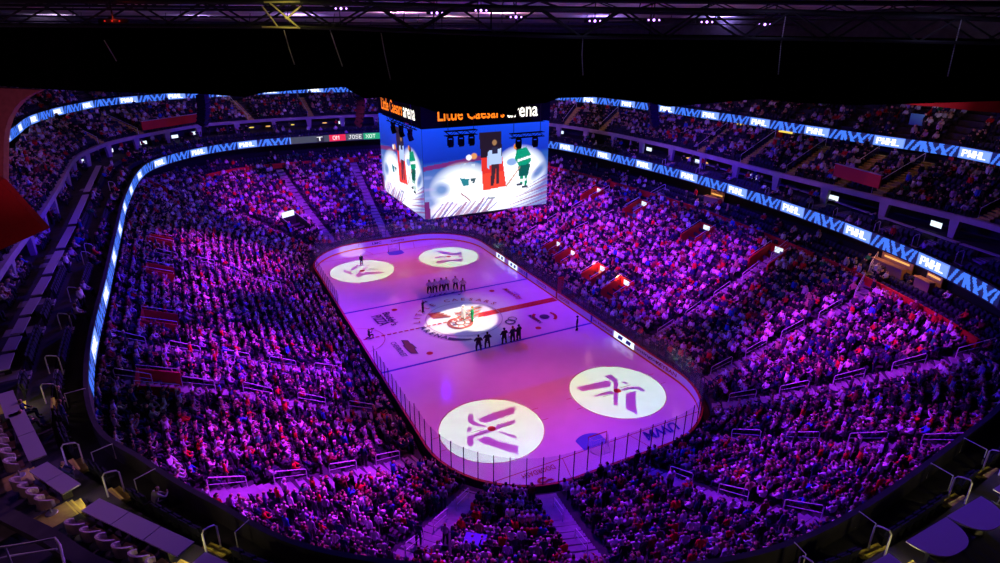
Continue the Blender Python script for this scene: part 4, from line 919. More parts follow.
def replicate(name, items, verts_of, mtl, label=None, cat=None):
    """one mesh of many small figures; items: list of (template key, pos, yaw, scale, zone colours)"""
    VV, LS, LI, CC = [], [], [], []; base = 0; lo = 0; keys = {}
    for it in items: keys.setdefault(it[0], []).append(it)
    for key, its in keys.items():
        V, F, Z = verts_of[key]; V = np.array(V); nv = len(V); n = len(its)
        pos = np.array([t[1] for t in its]); yaw = np.array([t[2] for t in its]); sc = np.array([t[3] for t in its]); c, s = np.cos(yaw), np.sin(yaw)
        X = np.empty((n, nv, 3)); X[:, :, 0] = sc[:, None] * (c[:, None] * V[:, 0] - s[:, None] * V[:, 1]) + pos[:, :1]; X[:, :, 1] = sc[:, None] * (s[:, None] * V[:, 0] + c[:, None] * V[:, 1]) + pos[:, 1:2]; X[:, :, 2] = sc[:, None] * V[:, 2] + pos[:, 2:]
        VV.append(X.reshape(-1, 3)); tot = np.array([len(f) for f in F]); idx = np.concatenate([np.array(f) for f in F]); zl_ = np.repeat(np.array(Z), tot)
        LI.append((idx[None] + (base + np.arange(n) * nv)[:, None]).ravel()); LS.append(np.tile(tot, n)); col = np.array([t[4] for t in its])   # n x zones x 3
        CC.append(col[:, zl_].reshape(-1, 3)); base += n * nv
    V = np.concatenate(VV); tot = np.concatenate(LS); li = np.concatenate(LI); cc = np.concatenate(CC); me = bpy.data.meshes.new(name)
    me.vertices.add(len(V)); me.vertices.foreach_set('co', V.astype('f').ravel()); me.loops.add(len(li)); me.loops.foreach_set('vertex_index', li.astype('i')); me.polygons.add(len(tot))
    me.polygons.foreach_set('loop_start', (np.cumsum(tot) - tot).astype('i')); me.polygons.foreach_set('loop_total', tot.astype('i')); me.update(calc_edges=True)
    a = me.color_attributes.new('tint', 'FLOAT_COLOR', 'CORNER'); a.data.foreach_set('color', np.c_[cc, np.ones(len(cc))].astype('f').ravel()); me.materials.append(MT[mtl]); me.validate()
    ob = link(name, me, kind='stuff')
    return ob
items = []
for k, (pos, yaw, po, ci, r, i, tier) in enumerate(people):
    if k in single: continue
    items.append((POSES[po], pos, yaw, rng.uniform(.92, 1.08), [SKINC[rng.integers(3)], HAIRC[rng.choice(6, p=[.31, .22, .15, .20, .04, .08])], PC[ci] * rng.uniform(.75, 1.2), TRC[rng.integers(4)], (.03, .03, .03)]))
crowd = replicate('crowd', items, LOW, 'crowd'); tag(crowd, 'dense crowd of spectators filling the stands in violet light', 'crowd', kind='stuff')
# folding seats
sm = MB(); sm.hull([(-.23, .20, .42), (.23, .20, .42), (.23, .26, .42), (-.23, .26, .42)], [(-.22, .30, .90), (.22, .30, .90), (.22, .35, .90), (-.22, .35, .90)]); sm.hull([(-.21, .08, .42), (.21, .08, .42), (.21, .19, .42), (-.21, .19, .42)], [(-.21, .14, .80), (.21, .14, .80), (.21, .21, .80), (-.21, .21, .80)])
sm.box((-.25, .12, .45), (.04, .32, .05)); sm.box((.25, .12, .45), (.04, .32, .05)); sm.box((-.24, .2, .22), (.04, .12, .44)); sm.box((.24, .2, .22), (.04, .12, .44))
SEAT = (sm.v, sm.f, [0] * len(sm.f)); SME = sm.mesh('folding_seat', ['seat'])
EP = np.array([e[0] for e in empties]); pe = project(EP + [0, 0, .7]); order = [int(k) for k in np.argsort(pe[:, 2]) if 4 < pe[k, 0] < 996 and 60 < pe[k, 1] < 558 and pe[k, 2] > 1 and empties[k][2] == 'bal'][:300]
rowc = {}
for k in order:
    pos, yaw, tier = empties[k]; ob = link('folding_seat', SME, None, pos); ob.rotation_euler = (0, 0, yaw)
    rw_ = 'front' if abs(pos[2] - 13.75) < .05 else 'back'; ii = bowl_sz(pos[0], pos[1])[0]
    j = min(range(len(STAIR_I)), key=lambda q: abs(STAIR_I[q] - ii)); sd = 'clockwise' if ii < STAIR_I[j] else 'anticlockwise'
    rowc.setdefault((rw_, j, sd), []).append((abs(ii - STAIR_I[j]), ob))
JN = {}
for j, (u, v, _) in enumerate(HOOPS): JN[j] = ['the ribbon-end stairs', 'the violet-lit stairs', 'the lower-left yellow stairs', 'the lit-aisle balcony stairs', 'the lowest right stairs', 'the lower table stairs', 'the upper table stairs', 'the topmost right stairs'][j]
for (rw_, j, sd), L in rowc.items():
    L.sort(key=lambda q: q[0]); pu = np.mean([project(np.array([o.location[:]]))[0][0] for _, o in L]); si = project(np.array([[*RP[STAIR_I[j]], 14.2]]))[0][0]; side = 'right' if pu > si else 'left'
    nm = JN.get(j, f"the {nth(j - 7)} side balcony stairs")
    for n, (_, o) in enumerate(L): tag(o, f"dark folding seat, {rw_} balcony row, {nth(n + 1)} {side} of {nm}", 'seat', 'folding seats on the balcony')
so = set(order)
it = [('s', e[0], e[1], 1.0, [(.03, .03, .055)]) for k, e in enumerate(empties) if k not in so]
seats = replicate('seating', it, {'s': SEAT}, 'crowd'); tag(seats, 'rows of empty dark folding seats through the stands', 'seats', kind='stuff')

# ------------------------------------------------------------------ hockey players and others on the ice
def player(px, face, label, cat, top, tro, stick=True, helmet=(.02, .02, .02), crouch=False, group=None, skates=True, camera_=False, bulk=1.0, arms=None):
    p = at_z(px[0], px[1], 0.02)[:2]; d = np.array(face) - p; yaw = math.atan2(d[1], d[0]) + math.pi / 2
    n, e, z = body_nodes('stand'); n = [list(q) for q in n]
    if bulk > 1:
        for k in (0, 1, 2, 6, 7, 8, 9, 14, 15, 16, 17, 18, 19): n[k][3] *= bulk * 1.22
        for k in (0, 1, 2): n[k][4] *= bulk * 1.15
        for k, sx in ((8, -1), (9, 1)): n[k][0] = sx * .36
        for k, sx in ((10, -1), (11, 1)): n[k][:3] = [sx * .26, -.26, 1.0]
        for k, sx in ((12, -1), (13, 1)): n[k][:3] = [sx * .20, -.34, .95]; n[k][3] = .065
        for k, sx in ((16, -1), (17, 1)): n[k][0] = sx * .18
        for k, sx in ((18, -1), (19, 1)): n[k][0] = sx * .20
        for k, sx in ((20, -1), (21, 1)): n[k][0] = sx * .21
    if camera_:
        for k, sx in ((8, -1), (9, 1)): n[k][:3] = [sx * .28, -.16, 1.28]
        for k, sx in ((10, -1), (11, 1)): n[k][:3] = [sx * .14, -.30, 1.52]
        for k, sx in ((12, -1), (13, 1)): n[k][:3] = [sx * .08, -.36, 1.58]
    if crouch:
        drop = .48
        for k in list(range(0, 14)) : n[k][2] -= drop; n[k][1] -= .05
        for k in (14, 15): n[k][2] = .45
        n[16][:3] = [-.16, -.42, .50]; n[17][:3] = [.14, -.20, .10]; n[18][:3] = [-.15, -.38, .10]; n[19][:3] = [.14, .25, .08]; n[20][:3] = [-.15, -.54, .05]; n[21][:3] = [.14, .32, .04]
    lift = .06 if skates else 0
    V, F, Z = skin_figure(n, e, z, sub=1); V = V * ((1.22, 1.22, 1.04) if bulk > 1 else (1.08, 1.08, 1.0)); r = empty('hockey_player' if skates else 'person', (*p, .0), yaw); tag(r, label, cat, group)
    me = bpy.data.meshes.new('body'); me.from_pydata((V + [0, 0, lift]).tolist(), [], F)
    for q in ('skin', 'hair', 'cloth', top, tro): pass
    for q in ZONE: me.materials.append({'skin': MT['skin'], 'hair': MT['hair'], 'cloth': top, 'trouser': tro, 'shoe': MT['shoe']}[q])
    me.polygons.foreach_set('material_index', Z); me.polygons.foreach_set('use_smooth', [True] * len(F)); me.update(); link('body', me, r)
    hd = np.array(n[5][:3]) * ((1.22, 1.22, 1.04) if bulk > 1 else (1.08, 1.08, 1.0)) + [0, 0, lift]
    if helmet is not None:
        b = MB(); b.sphere((hd[0], hd[1] + .01, hd[2] - .02), (.125, .145, .13)); b.box((hd[0], hd[1] - .13, hd[2] - .06), (.17, .05, .02)); ob = b.build('helmet', 'blackmetal', r, smooth=False); ob.data.materials[0] = helmet
    if skates:
        for sx in (-1, 1):
            f = [n[18 if sx < 0 else 19][0] * (1.22 if bulk > 1 else 1.08)]; b = MB(); b.hull([(f[0] - .05, -.16, .05), (f[0] + .05, -.16, .05), (f[0] + .05, .12, .05), (f[0] - .05, .12, .05)], [(f[0] - .045, -.10, .15), (f[0] + .045, -.10, .15), (f[0] + .05, .12, .24), (f[0] - .05, .12, .24)]); o = b.build('skate', 'shoe', r)
            b = MB(); b.box((f[0], -.02, .026), (.012, .30, .05)); b.build('blade', 'steel', o)
    if stick:
        b = MB(); b.tube([(.22, -.36, 1.12), (.24, -.38, .90), (-.35, -.95, .06)], .018, 6); b.hull([(-.35, -.93, .02), (-.35, -.97, .02), (-.35, -.97, .10), (-.35, -.93, .10)], [(-.66, -1.05, .02), (-.66, -1.08, .02), (-.66, -1.08, .09), (-.66, -1.05, .09)]); b.build('hockey_stick', 'blackmetal', r)
    if camera_:
        h_ = n[12]; b = MB(); b.box((0, h_[1] - .02, h_[2] + lift), (.16, .12, .12)); b.tube([(0, h_[1] - .06, h_[2] + lift), (0, h_[1] - .28, h_[2] + lift)], [.045, .06], 10); b.build('photo_camera', 'blackmetal', r)
    return r
def pm(name, c): return mat(name, c, .8, .2)
JB = [pm('dark_jersey', (.02, .02, .025)), pm('navy_jersey', (.025, .03, .07))]; JW = pm('cream_jersey', (.72, .60, .42)); PD = pm('dark_trousers', (.02, .02, .025)); JG = pm('green_jersey', (.01, .30, .10)); JX = pm('white_jersey', (.85, .83, .80)); HB = pm('dark_helmet', (.02, .02, .02)); HT = pm('tan_helmet', (.35, .14, .08)); PB = pm('brown_trousers', (.10, .07, .06)); JK = pm('khaki_shirt', (.62, .5, .33))
O = np.array([0, 0.0])
G1 = 'players lined up on the far blue line'; G2 = 'players lined up on the near blue line'
for k, (px, w) in enumerate((((429.5, 293.2), 'leftmost of six'), ((435, 292.6), 'second from the left of six'), ((441.6, 291.2), 'left one of the close pair'), ((446.6, 290.4), 'right one of the close pair'), ((455.6, 289.4), 'fifth from the left of six'), ((463, 291.6), 'rightmost and tallest of six'))):
    player(px, O, f"cream-jersey hockey player on the far blue line, {w}", 'hockey player', JW if k < 5 else JK, PD if k < 5 else PB, helmet=HT, bulk=1.18, group=G1)
for k, (px, w) in enumerate((((478.6, 350.6), 'leftmost and widest of five'), ((487.4, 347.6), 'second from the left of five'), ((504.2, 343.4), 'middle of five'), ((512.6, 341.6), 'fourth of five, dark red helmet'), ((518.6, 339.8), 'rightmost of five'))):
    player(px, O, f"dark-jersey hockey player on the near blue line, {w}", 'hockey player', JB[k % 2], PD if k else JB[1], helmet=HB if k != 3 else pm('dark_red_helmet', (.25, .02, .02)), bulk=1.25 if k in (0, 4) else 1.15, group=G2)
player((576.8, 330.2), O, 'lone player in dark clothes standing at the right end of the near blue line', 'hockey player', JB[0], PD, stick=False, helmet=HB)
player((423, 313), O, 'photographer in dark clothes standing left of the lit centre circle', 'person', JB[0], PD, stick=False, helmet=None, skates=False, camera_=True)
player((369, 338.5), np.array([0, 2.0]), 'crouching photographer in dark clothes by the left boards at the red line', 'person', JB[1], PD, stick=False, helmet=None, skates=False, camera_=True, crouch=True)
player((361.8, 265.5), O, 'person in dark clothes standing on the far left white circle', 'person', JB[0], PD, stick=False, helmet=None, skates=False)
player((463.5, 319.5), np.array([2.0, .3]), 'player in white jersey facing off at lit centre ice', 'hockey player', JX, JX, helmet=JX, bulk=1.3)
player((472.5, 321), np.array([-2.0, .2]), 'player in green and white at lit centre ice', 'hockey player', JG, JG, helmet=pm('orange_helmet', (.7, .3, .05)), bulk=1.2)
# usher on the stairs
def stander(px, dz, label, top, face=(0, 0)):
    p, i, s = bowl_hit(*px); r = empty('person', (*p, zs(s) + dz), math.atan2(face[1] - p[1], face[0] - p[0]) + math.pi / 2); tag(r, label, 'person'); n, e, z = body_nodes('stand'); V, F, Z = skin_figure(n, e, z, 1)
    me = bpy.data.meshes.new('body'); me.from_pydata(V.tolist(), [], F)
    for q in ZONE: me.materials.append({'skin': MT['skin'], 'hair': MT['hair'], 'cloth': top, 'trouser': PD, 'shoe': MT['shoe']}[q])
    me.polygons.foreach_set('material_index', Z); me.update(); link('body', me, r)
stander((419, 547), .12, 'tall person in a dark jacket standing on the lit stairs near the lower edge', JB[1])
p, i, s = bowl_hit(475, 553); b = MB(); b.box((0, 0, .9), (1.25, 1.1, .06)); 
r = empty('camera_platform', (*p, zs(s)), math.atan2(ND[i][1], ND[i][0]) - math.pi / 2); tag(r, 'violet-lit square platform top among the spectators at the lower edge', 'platform'); b.build('platform_top', mat('blue_platform', (.10, .06, .55), .6, .3), r); b = MB()
for x in (-.55, .55):
    for y in (-.48, .48): b.tube([(x, y, 0), (x, y, .88)], .03, 6)
b.build('platform_frame', 'steel', r)

# ------------------------------------------------------------------ upper tier details
for i in UPSTAIR:
    b = MB(); n = ND[i]; yaw = math.atan2(n[1], n[0]); L = np.linalg.norm(U1B[i] - U1A[i]); N_ = NU1 * 2
    for k in range(N_):
        f = (k + .5) / N_; p = U1A[i] + (U1B[i] - U1A[i]) * f; z = 16.3 + 2.9 * (k + 1) / N_ + .1; b.box((*p, z - .25), (L / N_ + .02, 1.1, .5), 0, yaw); b.box((*(p - n * (L / N_ / 2 - .05)), z + .006), (.08, 1.1, .012), 1, yaw)
    b.build('stair_flight', ['step_yellow', 'nosing'], kind='structure')
    t = np.array([-n[1], n[0]]); a, c = U1A[i] + n * .3 + t * .6, U1B[i] + t * .6; r = MB(); r.tube([(*a, 16.5), (*a, 17.5), (*c, 20.2), (*c, 19.2)], .035, 6); o = r.build('hand_rail', 'rail', origin=(*a, 16.5))
    q = project(np.array([[*a, 17]]))[0]; tag(o, f"handrail by yellow stairs, {'left' if q[0] < 200 else 'far' if q[0] < 380 else 'right'} tier, {nth(1 + sum(1 for j in UPSTAIR if (project(np.array([[*U1A[j], 17]]))[0][0] < q[0] - 1) and ((q[0] < 200) == (project(np.array([[*U1A[j], 17]]))[0][0] < 200)) and ((q[0] > 380) == (project(np.array([[*U1A[j], 17]]))[0][0] > 380))))} from its left", 'handrail', 'upper tier handrails')
def red_box(a, b_, z, lab):
    ia, ib = ring_i_from_px(*a, z), ring_i_from_px(*b_, z); lo, hi = min(ia, ib), max(ia, ib); m_ = MB(); pa = [np.array(at_z(*q, z)[:2]) for q in (a, b_)]
    d = pa[1] - pa[0]; L = np.linalg.norm(d); n = ND[(lo + hi) // 2]; m_.box((0, 0, -.05), (L, .18, 1.3)); m_.box((0, 0, .62), (L + .1, .28, .06), 1); o = m_.build('red_parapet', ['redwall', 'beam'], origin=None); o.location = (*((pa[0] + pa[1]) / 2), z - .55); o.rotation_euler = (0, 0, math.atan2(d[1], d[0])); tag(o, lab, 'parapet', None)
red_box((141, 122), (197, 114), 19.0, 'long red parapet in front of the box seats at the upper far left'); red_box((836, 164), (882, 176), 19.0, 'red parapet in the upper right seats beside yellow stairs')
red_box((925, 279), (957, 294), 9.7, 'bright red low wall under the ribbon at the right edge')
def tier_hit(u, v):
    d = ray(u, v)
    for z in np.arange(30, 16.5, -.05):
        p = CAMP + d * ((z - CAMP[2]) / d[2]); q = ((p[:2] - BP) * ND).sum(1); X = BP + ND * q[:, None]; i = int(np.argmin(np.hypot(X[:, 0] - p[0], X[:, 1] - p[1]))); o = ((p[:2] - VP[i]) @ ND[i])
        if o > .3 and 20.9 + .63 * (o - .3) >= z: return p, i
    return p, i
for u, v, lab in ((914, 121, 'red and orange stair opening in the highest right tier, with pale blue sign'), (818, 113, 'red stair opening in the highest right tier, left of the larger one'), (690, 132, 'small red stair opening by the upper ribbon start')):
    p, i = tier_hit(u, v - (2 if u != 690 else 24)); n = ND[i]; r = empty('stair_portal', tuple(p), math.atan2(n[1], n[0])); tag(r, lab, 'stair opening'); sc_ = 1.0 if u == 914 else .7
    for sg in (-1, 1):
        b = MB(); y = sg * 1.5 * sc_; b.hull([(-2.2 * sc_, y - .1, -2), (2.2 * sc_, y - .1, -1), (2.2 * sc_, y - .1, 2.6 * sc_), (-2.2 * sc_, y - .1, -.5)], [(-2.2 * sc_, y + .1, -2), (2.2 * sc_, y + .1, -1), (2.2 * sc_, y + .1, 2.6 * sc_), (-2.2 * sc_, y + .1, -.5)]); b.build('side_wall', 'redwall', r)
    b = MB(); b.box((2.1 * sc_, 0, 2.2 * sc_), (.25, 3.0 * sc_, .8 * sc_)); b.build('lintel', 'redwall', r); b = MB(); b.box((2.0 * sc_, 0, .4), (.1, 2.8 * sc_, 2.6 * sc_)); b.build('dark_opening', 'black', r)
    if u == 914: b = MB(); b.box((-1.9, -1.4, .2), (.1, 1.5, 1.2)); b.build('wall_sign', mat('pale_blue_sign', (.12, .42, .62)), r)
# red pillars and yellow tubes under the upper ribbon
for k, (u, v) in enumerate(((763, 134), (908, 164), (952, 170), (150, 118), (185, 108))):
    i = ring_i_from_px(u, v, 19.8, VP); b = MB(); p = VP[i] + ND[i] * .25; b.box((*p, 19.65), (.5, .55, .95), 0, math.atan2(ND[i][1], ND[i][0])); b.build('pillar_red', 'redwall', kind='structure')
for uc, vc, ln_, lab in ((736, 125, 1.3, 'short yellow light tube under the upper ribbon, left one'), (784, 132.5, 2.2, 'long yellow light tube under the upper ribbon, right one')):
    i = ring_i_from_px(uc, vc, 20.0, VP); p = VP[i] - ND[i] * .16; b = MB(); b.tube([(-ln_ / 2, 0, 0), (ln_ / 2, 0, 0)], .10, 8); b.box((0, .09, .1), (ln_ * .8, .12, .06)); o = b.build('light_tube', 'yellow_glow'); o.location = (*p, 20.0); o.rotation_euler = (0, 0, math.atan2(ND[i][1], ND[i][0]) - math.pi / 2); tag(o, lab, 'light')
# televisions in the boxes
TVS = [(127, 141), (108, 150), (173, 136), (188, 131), (337, 120), (579, 128), (665, 147), (717, 159), (779, 173), (859, 193), (966, 222), (90, 160)]
TVS.sort(); tvn = 0
for u, v in TVS:
    i = ring_i_from_px(u, v, 15.2); p = WP[i] + ND[i] * .95; yaw = math.atan2(ND[i][1], ND[i][0]); r = empty('television', (*p, 15.12), yaw); tvn += 1
    tag(r, f"lit television inside a box below the long pale beam, {nth(tvn)} from the left", 'television', 'televisions in the boxes'); b = MB(); b.box((0, 0, 0), (.06, 1.3, .6)); b.box((.1, 0, .5), (.08, .08, .9)); b.build('casing', 'blackmetal', r); b = MB(); b.box((-.035, 0, 0), (.012, 1.2, .52)); b.build('lit_picture', 'cold_glow', r)
wn = 0
for u, v, g in ((265, 125, 'warm_glow'), (246, 126, 'yellow_glow'), (290, 124, 'yellow_glow'), (690, 158, 'warm_glow'), (703, 163, 'warm_glow'), (322, 121, 'warm_glow')):
    i = ring_i_from_px(u, v, 15.1); p = WP[i] + ND[i] * 1.4; r = MB(); r.tube([(0, 0, .9), (0, 0, .25)], .015, 5); r.sphere((0, 0, .15), (.22, .5, .11), 1); o = r.build('box_lamp', ['blackmetal', g]); o.location = (*p, 14.95); o.rotation_euler = (0, 0, math.atan2(ND[i][1], ND[i][0])); wn += 1; tag(o, f"warm hanging lamp inside a box under the beam, {nth(wn)} of the lamps there", 'lamp')
# lit club rooms under the lower ribbon on the right
for u, v, w, lab in ((737, 196, 2.4, 'warm-lit bar counter under the right ribbon'), (905, 266, 3.6, 'long orange-lit bar counter under the right ribbon bend'), (930, 283, 1.8, 'small orange-lit bar counter near the right edge')):
    i = ring_i_from_px(u, v, 11.0); p = RP[i] + ND[i] * 2.6; r = empty('bar_counter', (*p, 10.35), math.atan2(ND[i][1], ND[i][0]) - math.pi / 2); tag(r, lab, 'bar counter')
    b = MB(); b.box((0, 0, .5), (w, .5, 1.0)); b.box((0, -.05, 1.03), (w + .1, .7, .06)); b.build('counter', 'chair', r); b = MB(); b.box((0, .9, .9), (w, .12, 1.8)); b.build('back_shelf', 'chair', r); b = MB(); b.box((0, .8, 1.25), (w * .8, .06, .16)); b.build('lit_shelf', 'warm_glow', r)

# ------------------------------------------------------------------ roof: truss, black drape, chains, decks
FWH = np.array([FW[0], FW[1], 0]); FWH /= np.linalg.norm(FWH)
def on_plane(u, v, d): return at_plane(u, v, CAMP + FWH * d, FWH)
HEM = [(-80, 84), (0, 86), (60, 90), (110, 92), (200, 94), (245, 97), (262, 93), (300, 90), (345, 87), (352, 92), (366, 99), (380, 97), (425, 108), (433, 111.5), (440, 112), (444, 114), (500, 113), (505, 115), (516, 116), (519, 105), (545, 103), (560, 98), (600, 97), (650, 103), (668, 107), (700, 104), (760, 99), (800, 103), (860, 105), (905, 104), (1000, 101), (1080, 101)]
dr = MB(); us = np.arange(-80, 1081, 5.0); hv = np.interp(us, [h_[0] for h_ in HEM], [h_[1] for h_ in HEM])
cols = []
for k, (u, v) in enumerate(zip(us, hv)):
    off_ = .10 * math.sin(k * 1.7) + .05 * math.sin(k * .6); p, q = on_plane(u, v, 26 + off_), on_plane(u, np.interp(u, [0, 300, 560, 1000], [23, 25, 33, 39]), 26 + off_ * .4); cols.append((p, q))
for k in range(len(cols) - 1):
    for s_, th in ((0, 0.0), (1, .04)):
        o = FWH * th; A = [cols[k][0] + o, cols[k + 1][0] + o, cols[k + 1][1] + o, cols[k][1] + o]; dr.poly(A if s_ else A[::-1])
    dr.poly([cols[k][0], cols[k + 1][0], cols[k + 1][0] + FWH * .04, cols[k][0] + FWH * .04])
tag(dr.build('drape', 'velvet', origin=tuple(cols[len(cols) // 2][1])), 'huge black drape hanging from the truss across the top of the view', 'drape')
def roof_truss(name, top, bot, d, label, step=42, r0=.055):
    t = MB(); U_ = np.arange(-90, 1100, step); tp = np.interp(U_, [q[0] for q in top], [q[1] for q in top]); bt = np.interp(U_, [q[0] for q in bot], [q[1] for q in bot])
    for dd_ in (0, 1.1):
        T_ = [on_plane(u, v, d + dd_ * .0) + FWH * dd_ for u, v in zip(U_, tp)]; B_ = [on_plane(u, v, d) + FWH * dd_ for u, v in zip(U_, bt)]
        t.tube(T_, r0 * 1.3, 6); t.tube(B_, r0 * 1.3, 6)
        for k in range(len(U_) - 1): t.tube([T_[k] if k % 2 else B_[k], B_[k + 1] if k % 2 else T_[k + 1]], r0 * .7, 5); 
        if dd_ == 0: T0, B0 = T_, B_
        else:
            for k in range(0, len(U_)): t.tube([T0[k], T_[k]], r0 * .6, 4); t.tube([B0[k], B_[k]], r0 * .6, 4)
    o = t.build(name, 'truss', origin=tuple(T0[len(T0) // 2])); tag(o, label, 'roof truss')
roof_truss('roof_truss', [(-90, 0), (300, 2), (560, 8), (800, 11), (1100, 23)], [(-90, 25), (300, 27), (450, 33), (560, 37), (800, 39), (1100, 46)], 25, 'long dark steel roof truss with diagonals along the top of the view')
roof_truss('roof_truss', [(-90, -8), (500, 0), (700, 2), (1100, 6)], [(-90, 4), (500, 9), (700, 14), (1100, 21)], 38, 'second thinner roof truss behind and above the first at the top edge', 30, .05)
# diagonal bracing struts lit yellow
st = MB()
for a, b_ in (((262, 6), (278, 27)), ((270, 3), (299, 28)), ((301, 6), (286, 19)), ((262, 27), (300, 28)), ((264, 2), (300, 1.5))): st.tube([on_plane(*a, 24.6), on_plane(*b_, 24.6)], .035, 5)
tag(st.build('bracing_strut', mat('pale_strut', (.6, .55, .3)), origin=tuple(on_plane(280, 2, 24.6))), 'pale yellow-lit crossed struts on the truss above the far left stand', 'strut')
# deck, purlins and outer wall
dk = MB(); a, b_, c, d_ = [CAMP + FWH * q + RT * np.array([1, 1, 0]) * w for q, w in ((50, -110), (50, 110), (190, 200), (190, -200))]
dk.quad((a[0], a[1], 35.4), (b_[0], b_[1], 35.4), (c[0], c[1], 32.6), (d_[0], d_[1], 32.6)); dk.build('ceiling', 'deck', kind='structure')
ow = MB(); ring_strip(ow, offs(VP, 12.0), 27, offs(VP, 12.0), 38, [i for i in VIS2]); ow.build('wall_outer', 'deck', kind='structure')
RH = np.array([RT[0], RT[1], 0]); RH /= np.linalg.norm(RH); pn = 0
for d, z in ((44, 33.55), (58, 33.35), (74, 33.15), (94, 32.9), (120, 32.5)):
    p = CAMP + FWH * d; b = MB(); yaw = math.atan2(RH[1], RH[0]); b.box((0, 0, 0), (150, .3, .03)); b.box((0, 0, .16), (150, .3, .03)); b.box((0, 0, .08), (150, .06, .16))
    for x in range(-72, 73, 12): b.tube([(x, 0, .16), (x + .3, 0, 1.3)], .05, 4)
    o = b.build('roof_purlin', 'truss'); o.location = (p[0], p[1], z); o.rotation_euler = (0, 0, yaw); pn += 1; tag(o, f"long dark roof purlin behind the truss at the top, {nth(pn)} from the viewer", 'purlin', 'roof purlins')
ln = 0
for u, v in ((341, 8.5), (437, 13), (481, 10.5), (516, 17), (595, 21), (654, 20), (707, 22), (765, 24.5), (112, 21)):
    dd_ = 34 if u != 112 else 24.4; p = on_plane(u, v, dd_); ln += 1; r = empty('lamp_bar', tuple(p), math.atan2(RH[1], RH[0])); b = MB(); b.box((0, .1, .0), (1.1, .1, .14)); b.tube([(0, .1, .05), (0, .1, 1.6)], .03, 5); b.build('bar', 'blackmetal', r)
    tag(r, f"small violet roof lamp bar with three bulbs, {nth(ln)} from the left" if u != 112 else 'small red warning lamp bar on the truss at the upper left', 'lamp')
    for x in (-.34, 0, .34): b = MB(); b.sphere((x * .8, 0, 0), (.045 if x else .065) if u != 112 else .03, 0, 8, 5); b.build('bulb', 'violet_glow' if u != 112 else 'red_glow', r)
cn = 0
for pts in (((284, 30), (289, 48), (295, 66)), ((330, 30), (336, 48), (343, 68)), ((381, 33), (385, 55), (391, 82)), ((583, 36), (582, 55), (583, 77)), ((786, 14), (781, 45), (778, 77)), ((962, 18), (955, 45), (947, 79)), ((104, 40), (110, 50), (117, 62))):
    P_ = [on_plane(u, v, 25.2) for u, v in pts]; ch = MB(); full = []
    for k in range(len(P_) - 1):
        for t in np.linspace(0, 1, 14, endpoint=False): full.append(P_[k] + (P_[k + 1] - P_[k]) * t)
    for k in range(len(full) - 1):
        dv = full[k + 1] - full[k]; c = (full[k] + full[k + 1]) / 2; ch.tube([full[k], c, full[k + 1]], [.012, .026, .012], 5)
    cn += 1; tag(ch.build('hoist_chain', 'chain', origin=tuple(P_[0])), 'short thin hoist chain on the black drape, at the far left' if cn == 7 else f"thin hoist chain before the black drape, {nth(cn + 1)} chain from the left", 'chain', 'hoist chains')

# ------------------------------------------------------------------ red clad hanging galleries at both sides
def depth_pt(u, v, w): d = ray(u, v); return CAMP + d * w
gl = empty('hanging_gallery', tuple(depth_pt(-20, 170, 19))); tag(gl, 'red clad underside of a hanging gallery cut by the left edge', 'gallery'); o_ = np.array(gl.location[:])
def gpart(name, pts, w0, w1, mt, par, org, expand=1.0):
    b = MB(); A = [depth_pt(u, v, w0) - org for u, v in pts]; B = [depth_pt(u, v, w0) - org + FWH * (w1 - w0) for u, v in pts]; b.hull(A, B); return b.build(name, mt, par)
bpy.context.view_layer.update()
gpart('lower_cladding', [(-160, 110), (0, 181), (45, 230), (0, 250), (-160, 300)], 19, 19.25, 'reddark', gl, o_)
gpart('curved_cladding', [(-160, 60), (0, 88), (41, 90), (30, 95), (21, 101), (14, 109), (8.5, 119), (5, 130), (3.6, 145), (3.4, 184), (-160, 150)], 20.5, 20.75, 'pinklit_clad', gl, o_)
gr = empty('hanging_gallery', tuple(depth_pt(1000, 105, 62))); tag(gr, 'thin red clad gallery roof at the upper right under the drape', 'gallery'); o2 = np.array(gr.location[:])
gpart('red_roof', [(905, 104.5), (925, 101), (942, 98), (1000, 101), (1120, 106), (1120, 124), (1000, 113), (970, 110.5), (940, 107)], 62, 65, 'reddark', gr, o2)
# near left corner: rail and pieces behind the tables
rl = MB(); pts = [at_z(u, v, 17.4) for u, v in ((-30, 552), (30, 543), (55, 538), (60, 545), (64, 563), (66, 575))]; rl.tube(pts, .035, 6); pts2 = [at_z(u, v, 16.9) for u, v in ((-30, 566), (10, 556), (57, 549))]; rl.tube(pts2, .03, 6)
for u, v in ((5, 547), (57, 540)): p = at_z(u, v, 17.4); rl.tube([p, p - [0, 0, 1.1]], .03, 6)
tag(rl.build('guard_rail', 'rail', origin=tuple(at_z(57, 545, 16.4))), 'pale tubular guard rail in the bottom left corner', 'guard rail')

# ------------------------------------------------------------------ light
W = bpy.data.worlds.new('world'); SC.world = W; W.use_nodes = True; W.node_tree.nodes['Background'].inputs[0].default_value = (.25, .12, .6, 1); W.node_tree.nodes['Background'].inputs[1].default_value = .006
def light(kind, name, loc, tgt, power, col, size=.3, angle=60, blend=.5, spread=None):
    L = bpy.data.lights.new(name, kind); L.energy = power; L.color = col; o = bpy.data.objects.new(name, L); COL.objects.link(o); o.location = loc
    if kind == 'SPOT': L.spot_size = math.radians(angle); L.spot_blend = blend; L.shadow_soft_size = size
    elif kind == 'POINT': L.shadow_soft_size = size
    elif kind == 'AREA': L.shape = 'DISK'; L.size = size
    if tgt is not None: o.rotation_euler = (Vector(tgt) - Vector(loc)).to_track_quat('-Z', 'Y').to_euler()
    return o

